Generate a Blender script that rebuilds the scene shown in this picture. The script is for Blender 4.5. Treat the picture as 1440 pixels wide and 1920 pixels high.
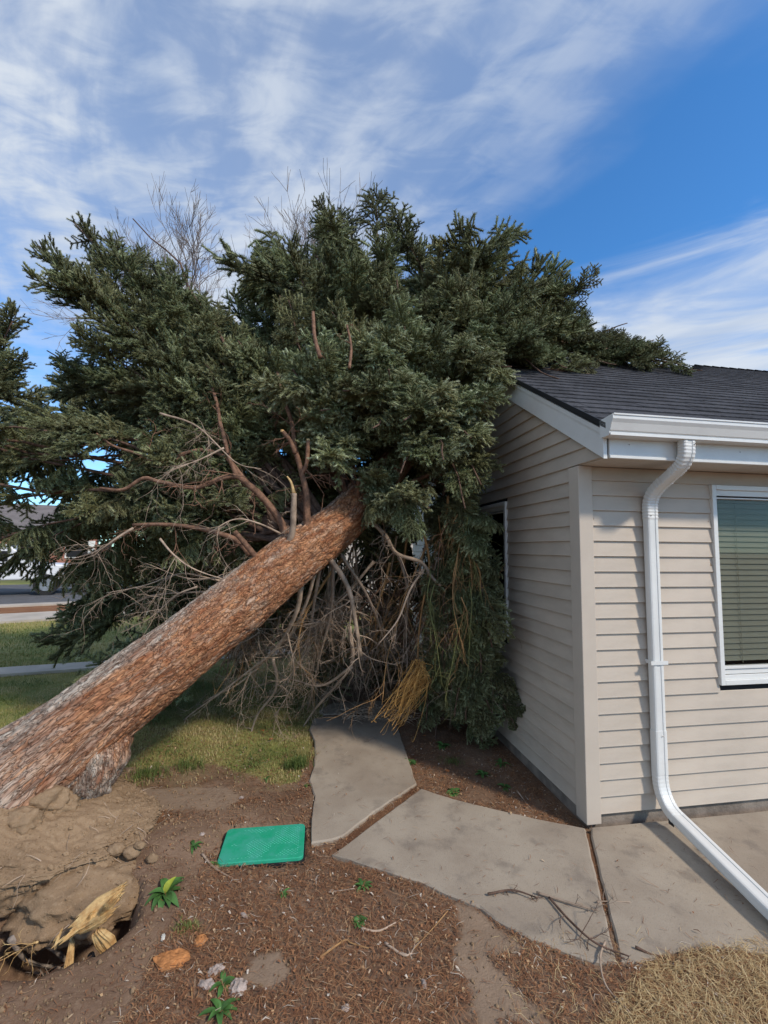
import bpy, math, random
import numpy as np
from mathutils import Vector, Matrix, noise

for o in list(bpy.data.objects): bpy.data.objects.remove(o)
rnd = random.Random(7)
R = np.random.RandomState(11)
PI = math.pi
sc = bpy.context.scene
COL = sc.collection

# ------------------------------------------------------------------ camera
FPX, PITCH, ROLL, HC = 848.9, .081337, -.010148, 1.75
cam_d = bpy.data.cameras.new('camera'); cam = bpy.data.objects.new('camera', cam_d); COL.objects.link(cam)
cam_d.sensor_fit = 'VERTICAL'; cam_d.sensor_height = 24; cam_d.lens = 24 * FPX / 1920
cam_d.clip_start = .05; cam_d.clip_end = 3000
cam.matrix_world = Matrix.Translation((0, 0, HC)) @ Matrix.Rotation(PI/2 + PITCH, 4, 'X') @ Matrix.Rotation(-ROLL, 4, 'Z')
sc.camera = cam
sc.render.resolution_x, sc.render.resolution_y = 768, 1024

# ------------------------------------------------------------------ sun, sky, exposure
SUN_AZ, SUN_EL = 131, 41            # degrees clockwise from +Y, and above the horizon
sd = Vector((math.sin(math.radians(SUN_AZ))*math.cos(math.radians(SUN_EL)), math.cos(math.radians(SUN_AZ))*math.cos(math.radians(SUN_EL)), math.sin(math.radians(SUN_EL))))
sl = bpy.data.lights.new('sun', 'SUN'); so = bpy.data.objects.new('sun', sl); COL.objects.link(so)
sl.energy = 3.0; sl.angle = math.radians(5.0); sl.color = (1, .90, .77)
so.rotation_euler = (-sd).to_track_quat('-Z', 'Y').to_euler()
sc.view_settings.view_transform = 'Standard'; sc.view_settings.look = 'None'
sc.view_settings.exposure = 0.12; sc.view_settings.gamma = 1; sc.view_settings.use_curve_mapping = False

def NT(m): return m.node_tree.nodes, m.node_tree.links
def nd(n, typ, **k):
    x = n.new(typ)
    for a, b in k.items():
        if a.startswith('i_'):
            key = a[2:]; key = int(key) if key.isdigit() else key.replace('_', ' ')
            x.inputs[key].default_value = b
        else: setattr(x, a, b)
    return x
def math_(n, l, op, a, b=None, c=None, clamp=False):
    x = n.new('ShaderNodeMath'); x.operation = op; x.use_clamp = clamp
    for i, v in enumerate((a, b, c)):
        if v is None: continue
        if isinstance(v, (int, float)): x.inputs[i].default_value = v
        else: l.new(v, x.inputs[i])
    return x.outputs[0]
def maprange(n, l, v, a, b, c=0, d=1, smooth=True):
    x = n.new('ShaderNodeMapRange'); x.interpolation_type = 'SMOOTHSTEP' if smooth else 'LINEAR'
    l.new(v, x.inputs[0])
    for i, q in enumerate((a, b, c, d)): x.inputs[i+1].default_value = q
    return x.outputs[0]
def mixc(n, l, fac, a, b):
    x = n.new('ShaderNodeMix'); x.data_type = 'RGBA'
    for i, v in ((0, fac), (6, a), (7, b)):
        if isinstance(v, (int, float)): x.inputs[i].default_value = v
        elif isinstance(v, tuple): x.inputs[i].default_value = (*v, 1) if len(v) == 3 else v
        else: l.new(v, x.inputs[i])
    return x.outputs[2]

w = bpy.data.worlds.new('World'); sc.world = w; w.use_nodes = True
n, l = w.node_tree.nodes, w.node_tree.links; n.clear()
sky = nd(n, 'ShaderNodeTexSky', sky_type='NISHITA', sun_disc=False); sky.sun_elevation = math.radians(SUN_EL); sky.sun_rotation = math.radians(SUN_AZ)
sky.altitude = 1600; sky.air_density = 1.0; sky.dust_density = .3; sky.ozone_density = 2.0
tc = nd(n, 'ShaderNodeTexCoord'); sep = nd(n, 'ShaderNodeSeparateXYZ'); l.new(tc.outputs['Generated'], sep.inputs[0])
zz = math_(n, l, 'MAXIMUM', sep.outputs[2], .06)
PX = math_(n, l, 'DIVIDE', sep.outputs[0], zz); PY = math_(n, l, 'DIVIDE', sep.outputs[1], zz)
def lin(a, b, c=0):
    return math_(n, l, 'ADD', math_(n, l, 'ADD', math_(n, l, 'MULTIPLY', PX, a), math_(n, l, 'MULTIPLY', PY, b)), c)
def cnoise(sx, sy, off, det, rough, ang, dist=0):
    ca, sa = math.cos(ang), math.sin(ang)
    cx = nd(n, 'ShaderNodeCombineXYZ'); l.new(lin(ca*sx, sa*sx), cx.inputs[0]); l.new(lin(-sa*sy, ca*sy), cx.inputs[1]); cx.inputs[2].default_value = off
    t = nd(n, 'ShaderNodeTexNoise'); t.inputs['Scale'].default_value = 1; t.inputs['Detail'].default_value = det; t.inputs['Roughness'].default_value = rough; t.inputs['Distortion'].default_value = dist
    l.new(cx.outputs[0], t.inputs['Vector']); return t.outputs[0]
AS = math.atan2(-.82, .57)
n_big = cnoise(1.2, 2.6, 3.1, 4, .5, AS, .3)
n_str = cnoise(1.5, 4.2, 7.7, 6, .52, AS, .5)
n_rip = cnoise(5, 9, 1.2, 6, .55, AS + .9, .5)
n_r = cnoise(1.3, 2.8, 5.5, 6, .55, math.atan2(-.35, .94), .5)
wob = math_(n, l, 'MULTIPLY', math_(n, l, 'SUBTRACT', n_big, .5), .9)
v1 = math_(n, l, 'ADD', lin(.82, .57), wob)
d1 = maprange(n, l, v1, 1.12, .62)
left_fade = maprange(n, l, lin(-1, 1), 2.3, 4.2, 1, .38)
tex1 = maprange(n, l, math_(n, l, 'ADD', math_(n, l, 'MULTIPLY', n_str, .45), math_(n, l, 'MULTIPLY', n_rip, .55)), .37, .60, .42, 1.0)
leftw = maprange(n, l, PX, .5, -.9, .72, 1.06)
c1 = math_(n, l, 'MULTIPLY', math_(n, l, 'MULTIPLY', math_(n, l, 'MULTIPLY', d1, tex1), left_fade), leftw)
v2 = math_(n, l, 'ADD', lin(.55, .835), math_(n, l, 'MULTIPLY', math_(n, l, 'SUBTRACT', n_r, .5), .9))
c2 = math_(n, l, 'MULTIPLY', maprange(n, l, v2, 1.58, 1.95), maprange(n, l, PX, -.1, .6))
c2 = math_(n, l, 'MULTIPLY', c2, maprange(n, l, n_r, .36, .60, .45, 1.0))
cl = math_(n, l, 'MULTIPLY', math_(n, l, 'MAXIMUM', c1, c2), .93, clamp=True)
hs = nd(n, 'ShaderNodeHueSaturation'); hs.inputs['Saturation'].default_value = 1.12; l.new(sky.outputs[0], hs.inputs['Color'])
skyc = hs.outputs[0]
mul = nd(n, 'ShaderNodeMix'); mul.data_type = 'RGBA'; mul.blend_type = 'MULTIPLY'; mul.inputs[0].default_value = 1; l.new(skyc, mul.inputs[6]); mul.inputs[7].default_value = (.74, 1.25, 1.50, 1)
cloudc = mixc(n, l, maprange(n, l, math_(n, l, 'ADD', math_(n, l, 'MULTIPLY', n_str, .5), math_(n, l, 'MULTIPLY', n_big, .5)), .3, .7), (3.3, 3.85, 4.75), (4.55, 4.9, 5.35))
outc = mixc(n, l, cl, mul.outputs[2], cloudc)
bg = nd(n, 'ShaderNodeBackground'); bg.inputs[1].default_value = .15; l.new(outc, bg.inputs[0])
wo = nd(n, 'ShaderNodeOutputWorld'); l.new(bg.outputs[0], wo.inputs[0])

# ------------------------------------------------------------------ geometry of the place
def ray(px, py):
    x, y = px-720, 960-py; cr, sr = math.cos(ROLL), math.sin(ROLL)
    a, b = (x*cr+y*sr)/FPX, (-x*sr+y*cr)/FPX; c, s = math.cos(PITCH), math.sin(PITCH)
    return Vector((a, c-b*s, s+b*c))
def G(px, py, z=0):
    r = ray(px, py); return Vector((0, 0, HC)) + r*((z-HC)/r.z)
def D(px, py, Y):
    r = ray(px, py); return Vector((0, 0, HC)) + r*(Y/r.y)
YAW = .16604; CX, CY = 1.312, 3.0132
HM = Matrix.Translation((CX, CY, 0)) @ Matrix.Rotation(YAW, 4, 'Z'); HI = HM.inverted()
def H(x, y, z): return HM @ Vector((x, y, z))
SL, RY0, RZ0, RIDGE = .613, -.33, 2.52, 2.42
def roofz(y): return RZ0 + SL*(y-RY0) if y < RIDGE else RZ0 + SL*(2*RIDGE-RY0-y)
def in_house(p, m=.04):
    q = HI @ p
    if q.x < -m or q.y < -m or q.y > 4.9: return False
    return q.z < roofz(q.y) + .03
def on_path(p): return point_in(p.x, p.y, SLAB_ALL)
def point_in(x, y, polys):
    for P in polys:
        c = False; j = len(P)-1
        for i in range(len(P)):
            if (P[i][1] > y) != (P[j][1] > y) and x < (P[j][0]-P[i][0])*(y-P[i][1])/(P[j][1]-P[i][1])+P[i][0]: c = not c
            j = i
        if c: return True
    return False
def g2(px, py): p = G(px, py); return (p.x, p.y)

# ------------------------------------------------------------------ helpers
def link(o, parent=None):
    COL.objects.link(o)
    if parent is not None: o.parent = parent
    return o
def tag(o, label=None, cat=None, group=None, kind=None):
    if label: o['label'] = label
    if cat: o['category'] = cat
    if group: o['group'] = group
    if kind: o['kind'] = kind
    return o
def empty(name, loc=(0, 0, 0), rz=0, parent=None):
    o = bpy.data.objects.new(name, None); o.location = loc; o.rotation_euler = (0, 0, rz); o.empty_display_size = .1
    return link(o, parent)
def mesh_raw(name, V, F, mat=None, smooth=False, attrs=None):
    me = bpy.data.meshes.new(name)
    V = np.asarray(V, dtype=np.float32)
    if isinstance(F, np.ndarray):
        k = F.shape[1]; me.vertices.add(len(V)); me.vertices.foreach_set('co', V.ravel())
        me.loops.add(F.size); me.loops.foreach_set('vertex_index', F.ravel().astype(np.int32))
        me.polygons.add(len(F)); me.polygons.foreach_set('loop_start', np.arange(0, F.size, k, dtype=np.int32))
        me.update(calc_edges=True)
    else:
        me.from_pydata([tuple(map(float, v)) for v in V], [], F)
    if smooth: me.polygons.foreach_set('use_smooth', np.ones(len(me.polygons), dtype=bool))
    for k, a in (attrs or {}).items():
        if k == 'bk': at = me.attributes.new(k, 'FLOAT_VECTOR', 'POINT'); at.data.foreach_set('vector', np.asarray(a, dtype=np.float32).ravel()); continue
        at = me.attributes.new(k, 'FLOAT', 'POINT'); at.data.foreach_set('value', np.asarray(a, dtype=np.float32))
    if mat: me.materials.append(mat)
    return me
def mob(name, V, F, mat, parent=None, smooth=False, attrs=None):
    return link(bpy.data.objects.new(name, mesh_raw(name, V, F, mat, smooth, attrs)), parent)
class MB:
    def __init__(s): s.V = []; s.F = []
    def add(s, V, F):
        b = len(s.V); s.V += [tuple(v) for v in V]; s.F += [tuple(b+i for i in f) for f in F]; return s
    def box(s, x0, x1, y0, y1, z0, z1):
        return s.add([(x, y, z) for z in (z0, z1) for y in (y0, y1) for x in (x0, x1)],
                     [(0, 2, 3, 1), (4, 5, 7, 6), (0, 1, 5, 4), (2, 6, 7, 3), (0, 4, 6, 2), (1, 3, 7, 5)])
    def prism(s, P, a, b, f):   # polygon P of 2-tuples swept from a to b; f(p, t) -> xyz
        k = len(P); V = [f(p, a) for p in P] + [f(p, b) for p in P]
        return s.add(V, [tuple(range(k-1, -1, -1)), tuple(range(k, 2*k))] + [(i, (i+1) % k, (i+1) % k + k, i+k) for i in range(k)])
    def tube(s, P, r, k=6, cap=True):
        V, F = tube_vf(P, r, k, cap); return s.add(V, F)
    def build(s, name, mat, parent=None, smooth=False, bevel=0):
        o = mob(name, s.V, s.F, mat, parent, smooth)
        if bevel:
            m = o.modifiers.new('bevel', 'BEVEL'); m.width = bevel; m.segments = 2; m.limit_method = 'ANGLE'
        return o
def frames(P):
    P = [Vector(p) for p in P]; T = []
    for i in range(len(P)):
        a = P[max(0, i-1)]; b = P[min(len(P)-1, i+1)]; T.append((b-a).normalized())
    up = Vector((0, 0, 1)) if abs(T[0].z) < .9 else Vector((1, 0, 0))
    N = (up - T[0]*up.dot(T[0])).normalized(); out = []
    for t in T:
        N = (N - t*N.dot(t)).normalized(); out.append((t, N, t.cross(N)))
    return P, out
def tube_vf(P, r, k=6, cap=True):
    P, fr = frames(P); V = []; F = []; m = len(P)
    if not hasattr(r, '__len__'): r = [r]*m
    if len(r) == 2 and m != 2: r = [r[0] + (r[1]-r[0])*i/(m-1) for i in range(m)]
    for i, (p, (t, a, b)) in enumerate(zip(P, fr)):
        for j in range(k):
            th = 2*PI*j/k; V.append(p + a*(math.cos(th)*r[i]) + b*(math.sin(th)*r[i]))
    for i in range(m-1):
        for j in range(k):
            F.append((i*k+j, i*k+(j+1) % k, (i+1)*k+(j+1) % k, (i+1)*k+j))
    if cap: F.append(tuple(range(k-1, -1, -1))); F.append(tuple((m-1)*k+j for j in range(k)))
    return V, F
def smooth_path(P, n=6):
    P = [Vector(p) for p in P]; out = []
    Q = [P[0]*2-P[1]] + P + [P[-1]*2-P[-2]]
    for i in range(1, len(Q)-2):
        for j in range(n):
            t = j/n; a, b, c, d = Q[i-1:i+3]
            out.append(.5*((2*b)+(c-a)*t+(2*a-5*b+4*c-d)*t*t+(3*b-a-3*c+d)*t**3))
    out.append(P[-1]); return out

# ------------------------------------------------------------------ materials
def mat(name, base, rough=.7, var=.15, scale=8, bump=0, bscale=60, metal=0, spec=.3, coords='Object', col2=None, stretch=None, objvar=0, det=6):
    m = bpy.data.materials.new(name); m.use_nodes = True; n, l = NT(m); b = n['Principled BSDF']
    b.inputs['Roughness'].default_value = rough; b.inputs['Metallic'].default_value = metal; b.inputs['Specular IOR Level'].default_value = spec
    t = nd(n, 'ShaderNodeTexCoord'); src = t.outputs[coords]
    if stretch:
        mp = nd(n, 'ShaderNodeMapping'); mp.inputs['Scale'].default_value = stretch; l.new(src, mp.inputs[0]); src = mp.outputs[0]
    ns = nd(n, 'ShaderNodeTexNoise'); ns.inputs['Scale'].default_value = scale; ns.inputs['Detail'].default_value = det; ns.inputs['Roughness'].default_value = .6; l.new(src, ns.inputs['Vector'])
    f = maprange(n, l, ns.outputs[0], .3, .7)
    c2 = col2 or tuple(x*(1-var) for x in base); c1 = base if col2 else tuple(min(1, x*(1+var)) for x in base)
    c = mixc(n, l, f, c2, c1)
    if objvar:
        oi = nd(n, 'ShaderNodeObjectInfo'); h = nd(n, 'ShaderNodeHueSaturation'); l.new(maprange(n, l, oi.outputs['Random'], 0, 1, 1-objvar, 1+objvar, False), h.inputs['Value']); l.new(c, h.inputs['Color']); c = h.outputs[0]
    l.new(c, b.inputs['Base Color'])
    if bump:
        bs = nd(n, 'ShaderNodeTexNoise'); bs.inputs['Scale'].default_value = bscale; bs.inputs['Detail'].default_value = 6; l.new(src, bs.inputs['Vector'])
        bp = nd(n, 'ShaderNodeBump'); bp.inputs['Strength'].default_value = 1; bp.inputs['Distance'].default_value = bump; l.new(bs.outputs[0], bp.inputs['Height']); l.new(bp.outputs[0], b.inputs['Normal'])
    return m
M = {}
M['siding'] = mat('beige_vinyl', (.505, .43, .35), .55, .08, 2.5, .0006, 180, stretch=(1, 1, 3), objvar=.03)
M['post'] = mat('beige_trim', (.53, .455, .375), .5, .04, 3, .0003, 90)
M['white'] = mat('white_aluminium', (.70, .695, .665), .38, .05, 4, .0004, 40, spec=.5)
M['soffit'] = mat('soffit_cream', (.55, .50, .44), .6, .08, 4)
M['black'] = mat('drip_edge', (.02, .02, .022), .6)
M['shingle'] = mat('asphalt_shingle', (.062, .062, .068), .95, .3, 30, .003, 350, objvar=.22, spec=.15)
M['foundation'] = mat('foundation', (.23, .19, .155), .95, .3, 7, .004, 60)
M['dark'] = mat('dark_interior', (.012, .013, .015), .8)
M['slat'] = mat('blind_slat', (.40, .375, .315), .5, .05, 5)
M['screw'] = mat('screw', (.3, .3, .3), .4, metal=1)
M['peel'] = mat('peeled_stain', (.27, .185, .12), .8, .35, 40)
M['wood'] = mat('fresh_wood', (.66, .47, .22), .65, .3, 26, .004, 70, col2=(.44, .25, .10), stretch=(1, 1, 1))
M['lid'] = mat('green_plastic', (.015, .34, .18), .55, .12, 14, .001, 80, spec=.35, col2=(.05, .36, .25))
M['lidnub'] = mat('worn_green_tread', (.09, .43, .31), .5, .3, 20)
M['weed'] = mat('weed_leaf', (.06, .14, .035), .5, .25, 20, .001, 60, objvar=.3)
M['weedy'] = mat('yellow_leaf', (.30, .34, .04), .5, .2, 20)
M['barkchip'] = mat('orange_bark_piece', (.40, .17, .06), .9, .35, 30, .006, 60)
M['greychip'] = mat('grey_bark_piece', (.36, .29, .25), .9, .3, 30, .006, 70)
M['deadtwig'] = mat('grey_twig', (.33, .245, .18), .85, .35, 12, .002, 90, objvar=.25)
M['ochretwig'] = mat('ochre_twig', (.34, .19, .08), .8, .3, 15)
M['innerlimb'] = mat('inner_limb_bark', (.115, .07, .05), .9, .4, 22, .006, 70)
M['goldtwig'] = mat('golden_twig', (.56, .30, .09), .8, .3, 15)
M['greentwig'] = mat('green_twig', (.17, .17, .06), .8, .3, 15)
M['limb'] = mat('limb_bark', (.20, .11, .07), .9, .4, 22, .006, 70, objvar=.15)
M['greytree'] = mat('bare_tree_bark', (.20, .165, .15), .9, .2, 5)
M['asphalt'] = mat('asphalt', (.10, .10, .105), .95, .15, 3)
M['pavement'] = mat('pavement', (.42, .37, .31), .95, .12, 2)
M['roottuft'] = mat('root_bark', (.27, .22, .18), .95, .4, 25, .01, 60)
M['leaf'] = mat('fallen_leaf', (.32, .12, .04), .7, .3, 30, objvar=.3)

def concrete():
    m = bpy.data.materials.new('worn_concrete'); m.use_nodes = True; n, l = NT(m); b = n['Principled BSDF']; b.inputs['Roughness'].default_value = .92; b.inputs['Specular IOR Level'].default_value = .2
    t = nd(n, 'ShaderNodeTexCoord').outputs['Object']
    def N(s, d=6, r=.6):
        x = nd(n, 'ShaderNodeTexNoise'); x.inputs['Scale'].default_value = s; x.inputs['Detail'].default_value = d; x.inputs['Roughness'].default_value = r; l.new(t, x.inputs['Vector']); return x.outputs[0]
    c = mixc(n, l, maprange(n, l, N(1.6), .35, .65), (.29, .235, .18), (.38, .32, .25))
    c = mixc(n, l, math_(n, l, 'MULTIPLY', maprange(n, l, N(5), .52, .7), .55), c, (.17, .14, .115))
    c = mixc(n, l, math_(n, l, 'MULTIPLY', maprange(n, l, N(150, 3, .7), .55, .75), .45), c, (.40, .35, .29))
    c = mixc(n, l, math_(n, l, 'MULTIPLY', maprange(n, l, N(110, 3, .7), .56, .72), .4), c, (.12, .10, .08))
    l.new(c, b.inputs['Base Color'])
    bp = nd(n, 'ShaderNodeBump'); bp.inputs['Strength'].default_value = .8; bp.inputs['Distance'].default_value = .003; l.new(N(170, 4, .7), bp.inputs['Height']); l.new(bp.outputs[0], b.inputs['Normal'])
    return m
M['concrete'] = concrete()

def attrmat(name, stops, attr='tint', rough=.6, objvar=.12, spec=.25, trans=0):
    m = bpy.data.materials.new(name); m.use_nodes = True; n, l = NT(m); b = n['Principled BSDF']; b.inputs['Roughness'].default_value = rough; b.inputs['Specular IOR Level'].default_value = spec
    a = nd(n, 'ShaderNodeAttribute', attribute_name=attr); r = nd(n, 'ShaderNodeValToRGB'); l.new(a.outputs['Fac'], r.inputs[0])
    e = r.color_ramp.elements
    while len(e) < len(stops): e.new(.5)
    for x, (p, c) in zip(e, stops): x.position = p; x.color = (*c, 1)
    c = r.outputs[0]
    if objvar:
        oi = nd(n, 'ShaderNodeObjectInfo'); h = nd(n, 'ShaderNodeHueSaturation')
        l.new(maprange(n, l, oi.outputs['Random'], 0, 1, 1-objvar, 1+objvar, False), h.inputs['Value'])
        l.new(maprange(n, l, math_(n, l, 'FRACT', math_(n, l, 'MULTIPLY', oi.outputs['Random'], 17.3)), 0, 1, .455, .505, False), h.inputs['Hue'])
        l.new(c, h.inputs['Color']); c = h.outputs[0]
    l.new(c, b.inputs['Base Color'])
    if trans:
        tr = nd(n, 'ShaderNodeBsdfTranslucent'); l.new(c, tr.inputs[0]); mx = nd(n, 'ShaderNodeMixShader'); mx.inputs[0].default_value = trans
        l.new(b.outputs[0], mx.inputs[1]); l.new(tr.outputs[0], mx.inputs[2]); l.new(mx.outputs[0], n['Material Output'].inputs[0])
    return m
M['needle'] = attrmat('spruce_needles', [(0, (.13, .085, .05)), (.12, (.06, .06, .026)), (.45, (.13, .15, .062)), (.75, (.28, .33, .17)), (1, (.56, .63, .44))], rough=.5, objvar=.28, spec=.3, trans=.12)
M['litter'] = attrmat('needle_litter', [(0, (.06, .035, .022)), (.35, (.18, .08, .042)), (.65, (.34, .165, .078)), (.9, (.46, .31, .17)), (1, (.55, .48, .40))], rough=.85, objvar=0)
M['grass'] = attrmat('grass_blades', [(0, (.08, .12, .03)), (.4, (.18, .22, .06)), (.7, (.35, .31, .11)), (1, (.52, .42, .21))], rough=.6, objvar=0, trans=.2)
M['straw'] = attrmat('dry_straw', [(0, (.26, .15, .07)), (.5, (.50, .35, .17)), (1, (.66, .53, .30))], rough=.6, objvar=0, trans=.1)

def soilmat(name, c0, c1, c2, lawn=False):
    m = bpy.data.materials.new(name); m.use_nodes = True; n, l = NT(m); b = n['Principled BSDF']; b.inputs['Roughness'].default_value = .97; b.inputs['Specular IOR Level'].default_value = .1
    t = nd(n, 'ShaderNodeTexCoord').outputs['Object']
    def N(s, d=6, r=.6):
        x = nd(n, 'ShaderNodeTexNoise'); x.inputs['Scale'].default_value = s; x.inputs['Detail'].default_value = d; x.inputs['Roughness'].default_value = r; l.new(t, x.inputs['Vector']); return x.outputs[0]
    c = mixc(n, l, maprange(n, l, N(2.2), .38, .62), c0, c1)
    c = mixc(n, l, math_(n, l, 'MULTIPLY', maprange(n, l, N(45, 5, .7), .5, .7), .6), c, c2)
    c = mixc(n, l, math_(n, l, 'MULTIPLY', maprange(n, l, N(160, 4, .7), .55, .7), .5), c, tuple(x*.45 for x in c0))
    if lawn:
        a = nd(n, 'ShaderNodeAttribute', attribute_name='lawn')
        g = mixc(n, l, maprange(n, l, N(.8), .35, .65), (.17, .20, .06), (.30, .26, .10))
        g = mixc(n, l, math_(n, l, 'MULTIPLY', maprange(n, l, N(40, 5, .7), .45, .7), .5), g, (.24, .20, .09))
        c = mixc(n, l, a.outputs['Fac'], c, g)
        du = nd(n, 'ShaderNodeAttribute', attribute_name='dust'); c = mixc(n, l, math_(n, l, 'MULTIPLY', du.outputs['Fac'], .7), c, (.30, .22, .155))
    l.new(c, b.inputs['Base Color'])
    bp = nd(n, 'ShaderNodeBump'); bp.inputs['Strength'].default_value = .9; bp.inputs['Distance'].default_value = .008; l.new(N(60, 8, .7), bp.inputs['Height']); l.new(bp.outputs[0], b.inputs['Normal'])
    return m
M['ground'] = soilmat('soil_ground', (.17, .105, .068), (.235, .155, .105), (.30, .21, .14), True)
M['mound'] = soilmat('dug_soil', (.21, .14, .085), (.30, .205, .125), (.37, .265, .17))

def barkmat():
    m = bpy.data.materials.new('spruce_bark'); m.use_nodes = True; n, l = NT(m); b = n['Principled BSDF']; b.inputs['Roughness'].default_value = .9; b.inputs['Specular IOR Level'].default_value = .15
    t = nd(n, 'ShaderNodeAttribute', attribute_name='bk').outputs['Vector']
    def N(s, d=6, r=.6, st=(1, 1, 1)):
        mp = nd(n, 'ShaderNodeMapping'); mp.inputs['Scale'].default_value = st; l.new(t, mp.inputs[0])
        x = nd(n, 'ShaderNodeTexNoise'); x.inputs['Scale'].default_value = s; x.inputs['Detail'].default_value = d; x.inputs['Roughness'].default_value = r; l.new(mp.outputs[0], x.inputs['Vector']); return x.outputs[0]
    def W(s, st, feat='DISTANCE_TO_EDGE'):
        mp = nd(n, 'ShaderNodeMapping'); mp.inputs['Scale'].default_value = st; l.new(t, mp.inputs[0])
        ns = nd(n, 'ShaderNodeTexNoise'); ns.inputs['Scale'].default_value = s*.8; l.new(mp.outputs[0], ns.inputs['Vector'])
        mx = nd(n, 'ShaderNodeMix'); mx.data_type = 'RGBA'; mx.blend_type = 'LINEAR_LIGHT'; mx.inputs[0].default_value = .045; l.new(mp.outputs[0], mx.inputs[6]); l.new(ns.outputs['Color'], mx.inputs[7])
        x = nd(n, 'ShaderNodeTexVoronoi', feature=feat); x.inputs['Scale'].default_value = s; l.new(mx.outputs[2], x.inputs['Vector']); return x
    o = nd(n, 'ShaderNodeAttribute', attribute_name='rust').outputs['Fac']; h = nd(n, 'ShaderNodeAttribute', attribute_name='plate').outputs['Fac']
    streak = N(26, 8, .65, (1, 1, .28))
    cell = W(44, (1, 1, .40), 'F1').outputs['Color']; sepc = nd(n, 'ShaderNodeSeparateColor'); l.new(cell, sepc.inputs[0])
    edge = W(44, (1, 1, .40)).outputs['Distance']
    grey = mixc(n, l, maprange(n, l, streak, .36, .62), (.24, .17, .13), (.54, .47, .39))
    rust = mixc(n, l, maprange(n, l, streak, .36, .64), (.25, .085, .035), (.52, .255, .125))
    rust = mixc(n, l, math_(n, l, 'MULTIPLY', sepc.outputs[0], .45), rust, (.40, .22, .13))
    f = math_(n, l, 'ADD', math_(n, l, 'ADD', o, math_(n, l, 'MULTIPLY', math_(n, l, 'SUBTRACT', N(11, 8, .7, (1, 1, .35)), .5), 2.6)), math_(n, l, 'MULTIPLY', math_(n, l, 'SUBTRACT', sepc.outputs[1], .5), .5), clamp=True)
    c = mixc(n, l, f, grey, rust)
    c = mixc(n, l, maprange(n, l, edge, .0, .07, .25, 0), c, (.11, .05, .03))
    c = mixc(n, l, maprange(n, l, h, .05, .40, .8, 0), c, (.10, .05, .03))
    l.new(c, b.inputs['Base Color'])
    hh = math_(n, l, 'ADD', math_(n, l, 'MULTIPLY', maprange(n, l, edge, 0, .12), .6), math_(n, l, 'ADD', math_(n, l, 'MULTIPLY', streak, .8), math_(n, l, 'MULTIPLY', sepc.outputs[2], .5)))
    bp = nd(n, 'ShaderNodeBump'); bp.inputs['Strength'].default_value = 1; bp.inputs['Distance'].default_value = .012; l.new(hh, bp.inputs['Height']); l.new(bp.outputs[0], b.inputs['Normal'])
    return m
M['bark'] = barkmat()

def glassmat():
    m = bpy.data.materials.new('window_glass'); m.use_nodes = True; n, l = NT(m); b = n['Principled BSDF']
    tr = nd(n, 'ShaderNodeBsdfTransparent'); tr.inputs[0].default_value = (.76, .775, .75, 1); gl = nd(n, 'ShaderNodeBsdfGlossy'); gl.inputs['Roughness'].default_value = .03
    fr = nd(n, 'ShaderNodeFresnel'); ge = nd(n, 'ShaderNodeNewGeometry'); l.new(maprange(n, l, ge.outputs['Backfacing'], 0, 1, 1.38, 1/1.38, False), fr.inputs[0]); mx = nd(n, 'ShaderNodeMixShader'); l.new(math_(n, l, 'MULTIPLY', fr.outputs[0], .45), mx.inputs[0]); l.new(tr.outputs[0], mx.inputs[1]); l.new(gl.outputs[0], mx.inputs[2]); l.new(mx.outputs[0], n['Material Output'].inputs[0])
    return m
M['glass'] = glassmat()

slabs = [
    [(604, 1348), (738, 1342), (781, 1477), (700, 1531), (641, 1577), (622, 1583), (583, 1589), (584, 1545), (590, 1500), (579, 1470), (589, 1440), (590, 1395), (580, 1372), (588, 1352)],
    [(622, 1322), (715, 1318), (736, 1339), (606, 1344), (598, 1336)],
    [(789, 1486), (850, 1506), (1000, 1542), (1098, 1562), (1101, 1577), (1127, 1690), (1157, 1819), (1110, 1815), (1060, 1797), (1000, 1775), (930, 1735), (900, 1712), (840, 1688), (790, 1664), (700, 1636), (655, 1620), (624, 1612), (700, 1553)],
    [(1108, 1562), (1440, 1528), (1700, 1500), (1700, 1760), (1440, 1800), (1330, 1790), (1250, 1802), (1200, 1816), (1165, 1820), (1135, 1690), (1108, 1577)],
]
SLAB_ALL = [[g2(*p) for p in S] for S in slabs]
LIDP = [[g2(*p) for p in ((405, 1633), (581, 1618), (573, 1548), (414, 1557))]]
# ------------------------------------------------------------------ ground sheet
DC = (-1.52, 2.24)      # hole left by the torn roots
def gheight(x, y):
    z = .030*noise.noise(Vector((x*1.1, y*1.1, 0))) + .012*noise.noise(Vector((x*5, y*5, 3))) + .006*noise.noise(Vector((x*19, y*19, 5))) + .008
    e = ((x-DC[0]-.02)/.36)**2 + ((y-DC[1])/.26)**2 + .35*noise.noise(Vector((x*5, y*5, 8)))
    if e < 1.5: z -= .45*max(0, min(1, (1.15-e)/.75))
    # loose soil thrown up round the hole
    d = math.hypot((x+1.25)/.30, (y-2.72)/.28); z += .07*math.exp(-d*d)
    d = math.hypot((x+1.05)/.22, (y-2.35)/.30); z += .04*math.exp(-d*d)
    if -1 < x < 3.4 and 1.8 < y < 5.4 and point_in(x, y, SLAB_ALL): z = min(z, .012)
    if -1.1 < x < -.3 and 2.5 < y < 3.1 and point_in(x, y, LIDP): z = -.02
    q = HI @ Vector((x, y, 0))
    if q.x > -.12 and q.y > -.06: z = min(z, -.01)
    return z
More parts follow.
